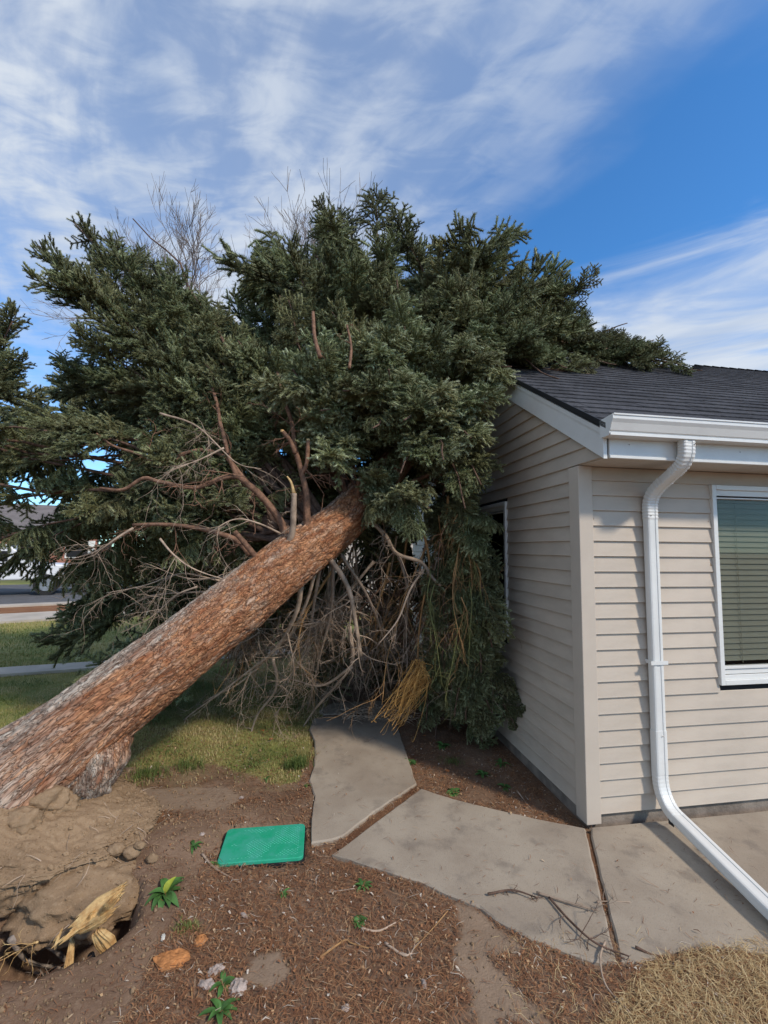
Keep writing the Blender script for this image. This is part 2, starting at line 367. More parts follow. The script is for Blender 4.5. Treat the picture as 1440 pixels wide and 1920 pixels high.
DUST = [[g2(*q) for q in [(880, 1705), (915, 1725), (985, 1790), (960, 1800), (905, 1790), (960, 1850), (1040, 1925), (900, 1925), (880, 1860), (850, 1790), (870, 1745), (850, 1700)]], [g2(*q) for q in [(470, 1800), (520, 1790), (545, 1830), (520, 1860), (450, 1850)]], [g2(*q) for q in [(230, 1480), (420, 1480), (460, 1500), (420, 1525), (240, 1530)]]]
def dusty(x, y): return point_in(x+.02*noise.noise(Vector((x*12, y*12, 0))), y+.02*noise.noise(Vector((x*12, y*12, 7))), DUST)
def lawnness(x, y):
    a = 1.0 if (y > 3.75 + .25*noise.noise(Vector((x*2, y*2, 1))) - .10*(x+2) and x < -.62) else 0
    if x > -.62: a = 1.0 if y > 9 else 0
    if y > 3.4 and a == 0 and x < -.6: a = .35*max(0, noise.noise(Vector((x*3, y*3, 4)))+.3)
    # bare soil near the trunk's foot
    return a
edges = lambda a, b, s, far: sorted(set(list(np.arange(a, b, s)) + [b + f for f in far] + [a - f for f in far]))
far = [.1, .25, .5, 1, 1.8, 3, 5, 8, 13, 21, 34, 60, 110, 220, 500, 1200]
gx = edges(-3.6, 3.0, .024, far); gy = edges(1.2, 6.6, .026, far)
V = []; A = []; DU = []
for y in gy:
    for x in gx:
        near = -4 < x < 4 and 0 < y < 9
        V.append((x, y, gheight(x, y) if near else -.02 - (.10 if (x < -60 or y > 60) else 0)))
        A.append(lawnness(x, y) if y > 3.3 else 0); DU.append(1.0 if near and dusty(x, y) else 0)
nx, ny = len(gx), len(gy)
idx = np.arange(nx*ny).reshape(ny, nx)
F = np.stack([idx[:-1, :-1], idx[:-1, 1:], idx[1:, 1:], idx[1:, :-1]], -1).reshape(-1, 4)
tag(mob('ground', V, F, M['ground'], smooth=True, attrs={'lawn': A, 'dust': DU}), kind='structure')

# ------------------------------------------------------------------ walkway of concrete slabs
def ragged(P, amt=.012, step=.04, seed=0):
    out = []
    for i in range(len(P)):
        a = Vector(P[i]); b = Vector(P[(i+1) % len(P)]); m = max(1, int((b-a).length/step))
        nrm = Vector((-(b-a).y, (b-a).x)).normalized()
        for j in range(m):
            p = a.lerp(b, j/m); k = amt*noise.noise(Vector((p.x*9, p.y*9, seed))) + amt*.5*noise.noise(Vector((p.x*31, p.y*31, seed)))
            out.append(tuple(p + nrm*k))
    return out
walk = tag(empty('walkway', (*g2(700, 1500), 0)), kind='structure')
bed = MB()
bp_ = [g2(*p) for p in [(615, 1330), (735, 1330), (782, 1470), (800, 1488), (1100, 1562), (1440, 1528), (1440, 1790), (1160, 1812), (900, 1700), (640, 1608), (600, 1560)]]
for S, zt in zip(SLAB_ALL, (.028, .026, .030, .032)):
    P = ragged(S, .005)
    mb = MB(); k = len(P)
    area = sum(P[i][0]*P[(i+1) % k][1]-P[(i+1) % k][0]*P[i][1] for i in range(k))
    if area < 0: P = P[::-1]
    c = Vector((sum(p[0] for p in P)/k, sum(p[1] for p in P)/k))
    inner = [tuple(Vector(p) + (c-Vector(p)).normalized()*.010) for p in P]
    Vv = [(p[0], p[1], -.08) for p in P] + [(p[0], p[1], zt-.007) for p in P] + [(p[0], p[1], zt) for p in inner]
    Fv = [(i, (i+1) % k, (i+1) % k+k, i+k) for i in range(k)] + [(i+k, (i+1) % k+k, (i+1) % k+2*k, i+2*k) for i in range(k)] + [tuple(range(2*k, 3*k))]
    off = walk.location
    mob('slab', [(v[0]-off.x, v[1]-off.y, v[2]) for v in Vv], Fv, M['concrete'], walk)

jm = MB()
for A_, B_ in (((1103, 1568), (1161, 1822)), ((785, 1480), (632, 1596)), ((606, 1346), (738, 1341))):
    a_, b_ = Vector((*g2(*A_), 0)), Vector((*g2(*B_), 0)); d_ = (b_-a_).normalized(); w_ = Vector((-d_.y, d_.x, 0))*.02
    jm.add([(p.x-walk.location.x, p.y-walk.location.y, z_) for p, z_ in ((a_-w_, .016), (a_+w_, .016), (b_+w_, .016), (b_-w_, .016))], [(0, 1, 2, 3)])
jm.build('joint_soil', soilmat('joint_soil', (.12, .06, .035), (.17, .09, .05), (.22, .13, .08)), walk)
# far paths and road on the left
def strip(name, a, b, wd, z, m, ext=30, th=.0):
    a = Vector((*a, 0)); b = Vector((*b, 0)); d = (b-a).normalized(); nn = Vector((-d.y, d.x, 0))
    if nn.y < 0: nn = -nn
    A, B = a-d*ext, b+d*ext
    P = [A, B, B+nn*wd, A+nn*wd]
    mb = MB(); mb.add([(p.x, p.y, z) for p in P] + [(p.x, p.y, z-.06-th) for p in P], [(0, 1, 2, 3), (0, 4, 5, 1), (1, 5, 6, 2), (2, 6, 7, 3), (3, 7, 4, 0)])
    o = mb.build(name, m); tag(o, kind='structure'); return o, d, nn
strip('garden_path', g2(0, 1267), g2(155, 1256), .42, .02, M['pavement'], 3)
_, RD, RN = strip('pavement', g2(0, 1168), g2(102, 1162), 1.5, .03, M['pavement'])
mul_a = Vector((*g2(0, 1151), 0))
strip('verge', (mul_a.x, mul_a.y), (mul_a.x+RD.x, mul_a.y+RD.y), 1.3, .015, soilmat('verge_mulch', (.20, .09, .045), (.24, .12, .06), (.3, .16, .09)))
ka = mul_a + RN*1.3
strip('kerb', (ka.x, ka.y), (ka.x+RD.x, ka.y+RD.y), .5, .06, M['pavement'])
ra = ka + RN*.5
strip('road', (ra.x, ra.y), (ra.x+RD.x, ra.y+RD.y), 9, .0, M['asphalt'])

# ------------------------------------------------------------------ house
house = tag(empty('house', (CX, CY, 0), YAW), 'single-storey house with beige lap siding, white gutter and dark shingle roof under the fallen tree', 'house')
LAP, Z0 = .1016, .0916
lapcache = {}
def lap(name, length, top_short=None, h=LAP):
    key = (round(length, 3), round(h, 3))
    if key not in lapcache:
        prof = [(-.0195, 0), (-.0195, .003), (-.0185, .006), (-.0035, h+.002), (.0, h+.006), (0, .0), (-.006, -.003)]
        mb = MB(); mb.prism(prof, 0, length, lambda p, t: (t, p[0], p[1])); me = mesh_raw(name, mb.V, mb.F, M['siding'])
        lapcache[key] = me
    return bpy.data.objects.new(name, lapcache[key])
front = empty('front_wall', parent=house); front.location = (0, 0, 0)
gable = empty('gable_wall', parent=house)
def rake_s(z): return (z-2.32)/SL - .297      # where the rake's lower edge stands at height z (near half)
WT0, WT1, WZ0, WZ1 = .991, 2.31, .851, 2.222
for i in range(22):
    z = Z0 + i*LAP; h = LAP if i < 21 else 2.318-z-.006
    spans = [(.075, 4.4)]
    if z + LAP > WZ0+.02 and z < WZ1-.02: spans = [(.075, WT0+.004), (WT1, 4.4)]
    for a, b in spans:
        o = lap('siding_board', b-a, h=h); o.location = (a, 0, z); link(o, front)
# gable: local y is the run, boards face -x
G0, G1, GZ0, GZ1 = 1.10, 2.0, .976, 2.193
def lap_g(a, b, a2, b2, z, h, name='siding_board'):
    prof = [(-.0195, 0), (-.0195, .003), (-.0185, .006), (-.0035, h+.002), (.0, h+.006), (0, .0), (-.006, -.003)]
    V = []; k = len(prof)
    for s0, s1 in ((a, a2), (b, b2)):
        for (o_, zz_) in prof: V.append((o_, s0+(s1-s0)*max(0, min(1, zz_/h)), z+zz_))
    F = [tuple(range(k)), tuple(range(2*k-1, k-1, -1))] + [(i, i+k, (i+1) % k+k, (i+1) % k) for i in range(k)]
    mob(name, V, F, M['siding'], gable)
YE = 2*RIDGE+.30
for i in range(0, 42):
    z = Z0 + i*LAP
    if i < 22:
        h = LAP if i < 21 else LAP
        spans = [(.085, 4.85)]
        if z+LAP > GZ0+.02 and z < GZ1-.02: spans = [(.085, G0+.004), (G1, 4.85)]
        for a, b in spans: lap_g(a, b, a, b, z, h)
    else:
        a = rake_s(z)+.02; a2 = rake_s(z+LAP)+.02; b, b2 = 2*RIDGE-a, 2*RIDGE-a2
        if a2 > RIDGE: break
        lap_g(max(a, -.29), b, a2, b2, z, LAP)
# backing walls, foundation
mb = MB(); mb.box(.02, WT0+.02, .004, .05, .095, 2.32); mb.box(WT1-.02, 4.4, .004, .05, .095, 2.32); mb.box(WT0+.021, WT1-.021, .004, .05, .095, WZ0+.02); mb.box(WT0+.021, WT1-.021, .004, .05, WZ1-.02, 2.32); mb.build('wall_backing', M['dark'], front)
mb = MB(); mb.box(.004, .05, .06, G0+.02, .095, 2.32); mb.box(.004, .05, G1-.02, 4.85, .095, 2.32); mb.box(.004, .05, G0+.021, G1-.021, .095, GZ0+.02); mb.box(.004, .05, G0+.021, G1-.021, GZ1-.02, 2.32)
mb.prism([(-.25, 2.325), (2*RIDGE+.25, 2.325), (RIDGE, 2.325+SL*(RIDGE+.25))], .004, .05, lambda p, t: (t, p[0], p[1])); mb.build('wall_backing', M['dark'], gable)
mb = MB(); mb.box(.012, 4.4, .010, .06, -.3, .093); mb.box(.010, .062, .05, 4.85, -.3, .0925); mb.build('foundation', M['foundation'], house)
mb = MB(); mb.add([(-.001+x, y, z) for x, y, z in [(-.024, -.024, .035), (.078, -.024, .035), (.078, 0, .035), (0, 0, .035), (0, .092, .035), (-.024, .092, .035)]] + [(-.001+x, y, z) for x, y, z in [(-.024, -.024, 2.318), (.078, -.024, 2.318), (.078, 0, 2.318), (0, 0, 2.318), (0, .092, 2.318), (-.024, .092, 2.318)]],
       [(5, 4, 3, 2, 1, 0), (6, 7, 8, 9, 10, 11)] + [(i, (i+1) % 6, (i+1) % 6+6, i+6) for i in range(6)]); mb.build('corner_post', M['post'], house, bevel=.004)
# peeled patches on the laps near the post and the window

for (t, k, wd, hh) in [(.085, 19, .07, .03), (.08, 18, .025, .05), (.078, 17, .05, .028), (.08, 16, .05, .016), (.945, 18, .03, .05), (.955, 17, .03, .045), (.94, 15, .04, .055), (.955, 14, .03, .05), (.30, 16, .04, .014), (.70, 17, .035, .012), (.69, 19, .03, .012)]:
    z = Z0 + k*LAP + .010; m = 14
    top = [(t + wd*j/m, z + max(.001, hh*(1-(j/m)**1.3)*(.55+.45*abs(noise.noise(Vector((j*.9, k, t*9))))*2))) for j in range(m+1)]
    if t > .5 and wd < .05: top = [(2*t + wd - a, b) for a, b in top][::-1]
    pts = [(p[0], -.0172+(p[1]-z)*.13, p[1]) for p in top] ; b = [(p[0], -.0172, z) for p in top]
    pm = MB(); pm.add(b + pts, [(j, j+1, m+2+j, m+1+j) for j in range(m)]); pm.build('peeled_patch', M['peel'], front)

mb = MB(); mb.box(4.402, 4.44, -.02, 4.85, 0, 2.32); mb.prism([(-.32, 2.321), (2*RIDGE+.25, 2.321), (RIDGE, 2.321+SL*(RIDGE+.25))], 4.402, 4.44, lambda p, t: (t, p[0], p[1])); mb.build('end_wall', M['siding'], house)
# window builder (local frame: x along, y into wall, z up)
def window(parent, name, x0, x1, z0, z1, slats, label=None):
    wn = empty(name, parent=parent)
    mb = MB(); f = .034
    for a, b, c, d in ((x0, x0+f, z0, z1), (x1-f, x1, z0, z1), (x0+f, x1-f, z1-f, z1), (x0+f, x1-f, z0, z0+f)): mb.box(a, b, -.034, .01, c, d)
    mb.build('frame', M['white'], wn, bevel=.003)
    a0, a1, c0, c1 = x0+f, x1-f, z0+f, z1-f
    for y_, p0, p1 in ((-.016, c1-.04, c1), (-.022, c1-.062, c1-.052), (-.020, c0, c0+.03), (-.012, c0+.034, c0+.065), (-.022, c0+.070, c0+.088)): MB().box(a0, a1, y_, .02, p0, p1).build('sash_rail', M['white'], wn, bevel=.002)
    mb = MB(); mb.box(a0, a1, .006, .009, c0+.088, c1-.062); mb.build('glass', M['glass'], wn)
    mb = MB(); mb.box(a0, a1, .20, .22, c0, c1); mb.box(a0-.02, a0, .02, .2, c0, c1); mb.box(a1, a1+.02, .02, .2, c0, c1); mb.build('dark_room', M['dark'], wn)
    if slats:
        me = None; k = 0; z = c0+.115
        while z < c1-.09:
            if me is None:
                m2 = MB(); m2.prism([(.026, -.0215), (.031, -.004), (.036, .0205), (.0345, .021), (.0295, -.003), (.0245, -.0215)], a0+.012, a1-.01, lambda p, t: (t, p[0], p[1])); me = mesh_raw('slat', m2.V, m2.F, M['slat'])
            o = bpy.data.objects.new('slat', me); o.location = (0, 0, z+.02); link(o, wn); z += .0395
        mb = MB(); mb.box(a0+.01, a1-.01, .02, .06, c1-.085, c1-.062); mb.build('blind_rail', M['slat'], wn)
        mb = MB(); mb.box(a0+.20, a0+.203, .018, .020, c0+.1, c1-.07); mb.build('ladder_cord', M['slat'], wn)
    return wn
window(house, 'window', WT0, WT1, WZ0, WZ1, True)
w2 = window(house, 'side_window', -G1, -G0, GZ0, GZ1, False); w2.rotation_euler = (0, 0, -PI/2)

# soffit, fascia, rake boards
sof = MB(); x = -.001
while x < 4.3: sof.box(x, x+.098, -.298, .003, 2.3205, 2.328); x += .10
sof.build('soffit', M['soffit'], house)
mb = MB(); mb.box(-.004, 4.4, -.318, -.300, 2.312, 2.50); mb.box(-.004, 4.4, -.323, -.318, 2.312, 2.328); mb.build('fascia', M['white'], house, bevel=.002)
mb = MB(); mb.prism([(-.318, 2.306), (RIDGE, 2.306+SL*(RIDGE+.318)), (RIDGE, 2.306+SL*(RIDGE+.318)+.185), (-.318, 2.485)], -.045, -.019, lambda p, t: (t, p[0], p[1])); mb.build('rake_board', M['white'], house, bevel=.002)
mb = MB(); mb.prism([(-.318, 2.455), (RIDGE, 2.455+SL*(RIDGE+.318)), (RIDGE, 2.455+SL*(RIDGE+.318)+.035), (-.318, 2.49)], -.052, -.0455, lambda p, t: (t, p[0], p[1])); mb.build('rake_trim', M['white'], house)
mb = MB(); yb = 2*RIDGE
mb.prism([(yb+.318, 2.306), (RIDGE+.001, 2.306+SL*(RIDGE+.318)), (RIDGE+.001, 2.306+SL*(RIDGE+.318)+.185), (yb+.318, 2.485)], -.045, -.019, lambda p, t: (t, p[0], p[1])); mb.build('rake_board', M['white'], house)
# gutter (K profile)
prof = [(-.320, 2.535), (-.320, 2.430), (-.395, 2.430), (-.404, 2.440), (-.404, 2.452), (-.412, 2.458), (-.428, 2.500), (-.440, 2.520), (-.440, 2.545), (-.432, 2.548), (-.432, 2.540), (-.425, 2.538), (-.425, 2.520), (-.402, 2.468), (-.395, 2.436), (-.325, 2.436), (-.325, 2.535)]
gut = empty('gutter', parent=house)
mb = MB(); mb.prism(prof, -.062, 4.4, lambda p, t: (t, p[0], p[1])); mb.build('trough', M['white'], gut)
mb = MB(); mb.prism([(-.3195, 2.536), (-.3195, 2.428), (-.396, 2.428), (-.406, 2.440), (-.406, 2.452), (-.414, 2.458), (-.430, 2.500), (-.442, 2.520), (-.442, 2.547)], -.066, -.0622, lambda p, t: (t, p[0], p[1])); mb.build('end_cap', M['white'], gut)
mb = MB(); mb.box(-.060, 4.4, -.4455, -.4405, 2.541, 2.550); mb.box(-.060, 4.4, -.409, -.4045, 2.430, 2.446); mb.build('lip', M['white'], gut)
# downspout: rounded box section swept along a path
def boxtube(path, wx, wy, pleat=0, flat=0, n=5):
    P = smooth_path(path, n) if n > 1 else [Vector(p) for p in path]
    V = []; F = []; k = 0
    sec = []
    hx, hy, r = wx/2, wy/2, .012
    for cx_, cy_, a0 in ((hx-r, hy-r, 0), (-hx+r, hy-r, PI/2), (-hx+r, -hy+r, PI), (hx-r, -hy+r, 1.5*PI)):
        for j in range(3): a = a0 + j*PI/4; sec.append((cx_+r*math.cos(a), cy_+r*math.sin(a)))
    # a shallow rib down the front face
    sec2 = []
    for i, s in enumerate(sec):
        sec2.append(s)
        if i == 8:
            for q in (-.55, -.40, -.34, .34, .40, .55): sec2.append((q*hx, -hy + (.004 if abs(q) < .37 else 0)))
        if i == 2:
            for q in (.5, .3, -.3, -.5): sec2.append((q*hx, hy))
    K = len(sec2)
    for i, p in enumerate(P):
        a = P[max(0, i-1)]; b = P[min(len(P)-1, i+1)]; t = (b-a).normalized()
        X = Vector((1, 0, 0)); X = (X - t*X.dot(t)).normalized(); Y = t.cross(X)
        if Y.dot(Vector((0, 1, 0))) < 0 and abs(t.z) > .3: Y = -Y
        if abs(t.z) <= .3 and Y.z > 0: Y = -Y
        s = 1 - (pleat if i % 2 else 0)
        for (u, v) in sec2: V.append(p + X*u*s + Y*v*s)
    for i in range(len(P)-1):
        for j in range(K): F.append((i*K+j, i*K+(j+1) % K, (i+1)*K+(j+1) % K, (i+1)*K+j))
    F.append(tuple(range(K))); F.append(tuple((len(P)-1)*K+j for j in range(K)))
    return V, F
dsp = empty('downspout', parent=house)
DX = .478
def dpart(name, path, wx=.080, wy=.056, pleat=0, n=5): V, F = boxtube(path, wx, wy, pleat, n=n); return mob(name, V, F, M['white'], dsp)
dpart('elbow', [(DX, -.372, 2.434), (DX, -.372, 2.385), (DX, -.365, 2.335), (DX, -.335, 2.290), (DX, -.295, 2.262), (DX, -.27, 2.248)], .086, .062, .07, 5)
dpart('offset_pipe', [(DX, -.285, 2.256), (DX, -.19, 2.205)], .082, .058, 0, 1)
dpart('elbow', [(DX, -.205, 2.213), (DX, -.14, 2.178), (DX, -.085, 2.130), (DX, -.058, 2.075), (DX, -.054, 2.02), (DX, -.054, 1.965)], .086, .062, .07, 5)
dpart('pipe', [(DX, -.054, 1.985), (DX, -.054, .55)], n=1)
dpart('pipe', [(DX, -.054, .60), (DX, -.054, .33)], .085, .061, n=1)
dpart('elbow', [(DX, -.054, .36), (DX, -.055, .30), (DX, -.066, .24), (DX, -.095, .185), (DX-.004, -.14, .150), (DX-.008, -.20, .131)], .086, .060, .03, 5)
dpart('extension', [(DX, -.165, .134), (.385, -.82, .088), (.32, -1.3, .070)], .088, .058, n=1)
for z in (1.03,):
    mb = MB(); mb.box(DX-.062, DX+.062, -.0895, -.0865, z-.012, z+.012); mb.box(DX-.045, DX-.0425, -.087, -.015, z-.012, z+.012); mb.box(DX+.0425, DX+.045, -.087, -.015, z-.012, z+.012); mb.build('strap', M['white'], dsp)
mb = MB()
for (x, y, z) in [(DX+.025, -.4045, 2.40), (DX-.02, -.0865, 1.99), (DX+.005, -.0865, .57)]:
    mb.add([(x+.005*math.cos(a*PI/3), y, z+.005*math.sin(a*PI/3)) for a in range(6)] + [(x, y-.003, z)], [(a, (a+1) % 6, 6) for a in range(6)])
for (x, z) in [(.13, 2.40), (.92, 2.39)]:
    mb.add([(x+.004*math.cos(a*PI/3), -.3185, z+.004*math.sin(a*PI/3)) for a in range(6)] + [(x, -.321, z)], [(a, (a+1) % 6, 6) for a in range(6)])
mb.build('screw', M['screw'], dsp)
mb = MB(); mb.box(DX-.047, DX-.043, -.205, -.165, .09, .15); mb.box(DX-.01, DX+.03, -.21, -.203, .141, .147); mb.build('sealant', M['black'], dsp)

# roof
XJ, XP, YP = 3.28, 3.80, 2.90
roof = empty('roof', parent=house)
def rp(x, y, dz=0): return (x, y, RZ0 + SL*(y-RY0) + dz)
V = [rp(-.055, RY0-.03), rp(6.5, RY0-.03), rp(6.5, YP), rp(XP, YP), rp(XJ, RIDGE), rp(-.055, RIDGE)]
V += [(x, y, z-.03) for x, y, z in V]
F = [(0, 1, 2, 3, 4, 5), (11, 10, 9, 8, 7, 6)] + [(i, (i+6), (i+1) % 6+6, (i+1) % 6) for i in range(6)]
mob('deck', V, F, M['black'], roof)
yr = 2*RIDGE-RY0
mb = MB(); mb.add([(-.055, RIDGE+.001, roofz(RIDGE)), (XJ, RIDGE+.001, roofz(RIDGE)), (XJ, yr, RZ0), (-.055, yr, RZ0)], [(0, 1, 2, 3)])
zp = RZ0+SL*(YP-RY0)
mb.add([(XP, YP+.001, zp), (6.5, YP+.001, zp), (6.5, YP+3.2, zp-SL*3.2), (XP-1.5, YP+3.2, zp-SL*3.2), (XP-1.5, YP-.9, zp-.98)], [(0, 1, 2, 3), (0, 3, 4)])
mb.build('rear_slope', M['shingle'], roof)
EXP = .141; SLn = math.sqrt(1+SL*SL); nrm = Vector((0, -SL, 1)).normalized(); dn = Vector((0, -1, -SL)).normalized()
tabs = {}
def tabmesh(wd, ln=.165, th=.009):
    k = round(wd, 2)
    if k not in tabs:
        a = Vector((0, 0, 0)); X = Vector((1, 0, 0))
        def q(x, y, h): v = X*x - dn*y + nrm*h; return tuple(v)
        Vv = [q(.002, 0, 0), (q(k-.002, 0, 0)), q(k-.002, ln, 0), q(.002, ln, 0), q(.002, 0, th+.004), q(k-.002, .002, th+.004), q(k-.002, ln, .002), q(.002, ln, .002)]
        tabs[k] = mesh_raw('shingle', Vv, [(0, 1, 5, 4), (4, 5, 6, 7), (0, 4, 7, 3), (1, 2, 6, 5)], M['shingle'])
    return tabs[k]
rows = int((YP-RY0+.03)*SLn/EXP)
cnt = 0; rest = MB()
for r in range(rows+1):
    d = r*EXP; y = RY0-.045 + d/SLn; x = -.058; rr = random.Random(r)
    first = True
    while x < 6.4:
        wd = rr.choice((.13, .17, .21, .25, .29)); 
        if first: wd *= rr.uniform(.4, 1); first = False
        lim = XJ if y > RIDGE-.1 else None
        ok = y < RIDGE-.08 or (x > XJ + (y-RIDGE)*1.1 and y < YP-.05)
        if ok:
            h = rr.choice((0, 0, .004)) ; P = Vector(rp(x, y)) + nrm*(.001+h*.5)
            visible = x < 2.2 + .9*(y+.33)
            if visible and cnt < 297:
                o = bpy.data.objects.new('shingle', tabmesh(wd)); o.location = P; link(o, roof); cnt += 1
            else:
                me = tabmesh(wd); rest.add([Vector(v.co)+P for v in me.vertices], [tuple(p.vertices) for p in me.polygons])
        x += wd
o = rest.build('shingle_field', M['shingle'], roof); o['kind'] = 'stuff'
mb = MB()
for (a, b) in ((Vector(rp(-.055, RIDGE, .012)), Vector(rp(XJ, RIDGE, .012))), (Vector(rp(XJ, RIDGE, .012)), Vector(rp(XP, YP, .012))), (Vector(rp(XP, YP, .012)), Vector(rp(6.5, YP, .012)))):
    nn = int((b-a).length/.15)
    for i in range(nn):
        p = a.lerp(b, i/nn); q = a.lerp(b, (i+1.1)/nn); s = Vector((0, .10, -.055)) if (a.y == b.y) else Vector((.08, -.06, -.03)); s2 = Vector((0, -.10, -.055)) if (a.y == b.y) else Vector((-.09, .04, -.07))
        u = Vector((0, 0, .012))
        mb.add([p+u, q, q+s, p+s+u, p+s2+u, q+s2], [(0, 1, 2, 3), (0, 4, 5, 1)])
mb.build('ridge_cap', M['shingle'], roof)
mb = MB(); mb.prism([(RY0-.045, RZ0-.045), (RIDGE, roofz(RIDGE)-.035), (RIDGE, roofz(RIDGE)+.004), (RY0-.045, RZ0-.01)], -.066, -.0555, lambda p, t: (t, p[0], p[1])); mb.build('drip_edge', M['black'], roof)
# rear porch post and white trim seen through the branches
mb = MB(); 

# ------------------------------------------------------------------ fallen spruce
tree = tag(empty('fallen_spruce', G(90, 1530)), 'large uprooted blue spruce leaning across the yard onto the roof of the house', 'tree')
TL = tree.location.copy()
def tl(P): return [Vector(p)-TL for p in P]
AX = smooth_path([D(-70, 1560, 2.72), D(70, 1432, 2.88), D(200, 1325, 3.02), D(345, 1215, 3.22), D(455, 1127, 3.42), D(560, 1040, 3.65), D(658, 962, 3.95), Vector((.28, 4.42, 2.82)), Vector((.64, 4.85, 3.52)), Vector((1.02, 5.15, 4.16)), Vector((1.7, 5.32, 4.30)), Vector((2.4, 5.5, 4.33)), Vector((3.0, 5.62, 4.30))], 16)
AXV = []
_c = 0
for _a, _b in zip(AX[:-1], AX[1:]):
    _L = (_b-_a).length; _m = max(1, int(_L/.0062)) if _c < 3.7 else 1
    AXV += [_a.lerp(_b, _j/_m) for _j in range(_m)]; _c += _L
AX2 = AXV + [AX[-1]]
def trunk():
    P, fr = frames(AX2); n = len(P); k = 300
    cum = [0]
    for i in range(1, n): cum.append(cum[-1]+(P[i]-P[i-1]).length)
    def rad(s):
        pts = [(0, .33), (.3, .282), (.7, .252), (1.2, .232), (1.8, .222), (2.5, .212), (3.0, .188), (4.2, .13), (5.2, .07), (7.5, .02)]
        for (a, b), (c, d) in zip(pts, pts[1:]):
            if s <= c: return b + (d-b)*(s-a)/(c-a)
        return .02
    V = []; F = []; pl = []; ru = []; bk = []
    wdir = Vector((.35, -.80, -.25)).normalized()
    for i in range(n):
        s = cum[i]; r0 = rad(s); t, a, b = fr[i]; vis = s < 3.6
        for j in range(k):
            th = 2*PI*j/k; d = a*math.cos(th)+b*math.sin(th); bk.append((math.cos(th)*r0, math.sin(th)*r0, s if s > 1.3 else 1.3-(1.3-s)*.5))
            if vis:
                st_ = 9.5 if s > 1.3 else 9.5 - (1.3-s)*3.2
                q = Vector((math.cos(th)*r0*26, math.sin(th)*r0*26, s*st_*1.15))
                q += noise.noise_vector(q*.8)*.8
                dist, pt_ = noise.voronoi(q)
                e = min(1, (dist[1]-dist[0])*3.0); hid = noise.cell(pt_[0]*7.31)*.5+.5
                dv = q - pt_[0]; tl2 = dv.z*.55 + dv.x*.3*(1 if hid > .5 else -1)
                big_ = noise.noise(Vector((math.cos(th)*r0*8, math.sin(th)*r0*8, s*2.2))*1.0)
                h = max(0, min(1, (e**.6)*.55 + .30*hid + .18*tl2))
                lump = .035*noise.noise(Vector((math.cos(th)*1.6, math.sin(th)*1.6, s*1.2)))
                fl = 0
                if s < .9: fl = (.9-s)**2*.10*max(0, math.cos(3*th+1.0)) + (.9-s)**2*.05
                r = r0*(1+lump) + fl + .017*(h-.5) + .014*big_ + .010*(1-abs(noise.noise(Vector((math.cos(th)*r0*30, math.sin(th)*r0*30, s*5))))*2)*max(0, 1-s*.6)
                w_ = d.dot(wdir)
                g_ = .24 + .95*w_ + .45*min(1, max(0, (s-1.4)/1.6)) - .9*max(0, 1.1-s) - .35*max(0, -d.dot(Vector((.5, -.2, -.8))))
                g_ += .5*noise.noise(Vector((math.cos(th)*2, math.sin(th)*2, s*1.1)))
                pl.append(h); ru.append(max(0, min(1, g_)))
            else: r = r0; pl.append(.7); ru.append(.6)
            V.append(P[i] + d*r - TL)
    idx = np.arange(n*k).reshape(n, k); nxt = np.roll(idx, -1, 1)
    F = np.stack([idx[:-1], nxt[:-1], nxt[1:], idx[1:]], -1).reshape(-1, 4)
    mob('trunk', [tuple(v) for v in V], F, M['bark'], tree, True, {'plate': pl, 'rust': ru, 'bk': bk})
    return P
trunk()

# --- spray meshes
def tubes_np(P0, P1, r0, r1):   # many 3-sided tapered prisms
    d = P1-P0; L = np.linalg.norm(d, axis=1, keepdims=True)+1e-9; d = d/L
    up = np.where(np.abs(d[:, 2:3]) < .9, np.array([[0, 0, 1.]]), np.array([[1., 0, 0]]))
    a = np.cross(d, up); a /= np.linalg.norm(a, axis=1, keepdims=True); b = np.cross(d, a)
    V = []
    for P, r in ((P0, r0), (P1, r1)):
        for j in range(3):
            th = 2*PI*j/3; V.append(P + a*(math.cos(th)*r)[..., None] + b*(math.sin(th)*r)[..., None] if hasattr(r, '__len__') else P + a*math.cos(th)*r + b*math.sin(th)*r)
    V = np.stack(V, 1); m = len(P0)
    f = np.array([(0, 1, 4), (0, 4, 3), (1, 2, 5), (1, 5, 4), (2, 0, 3), (2, 3, 5)])
    return V.reshape(-1, 3), (np.arange(m)[:, None, None]*6 + f[None]).reshape(-1, 3)
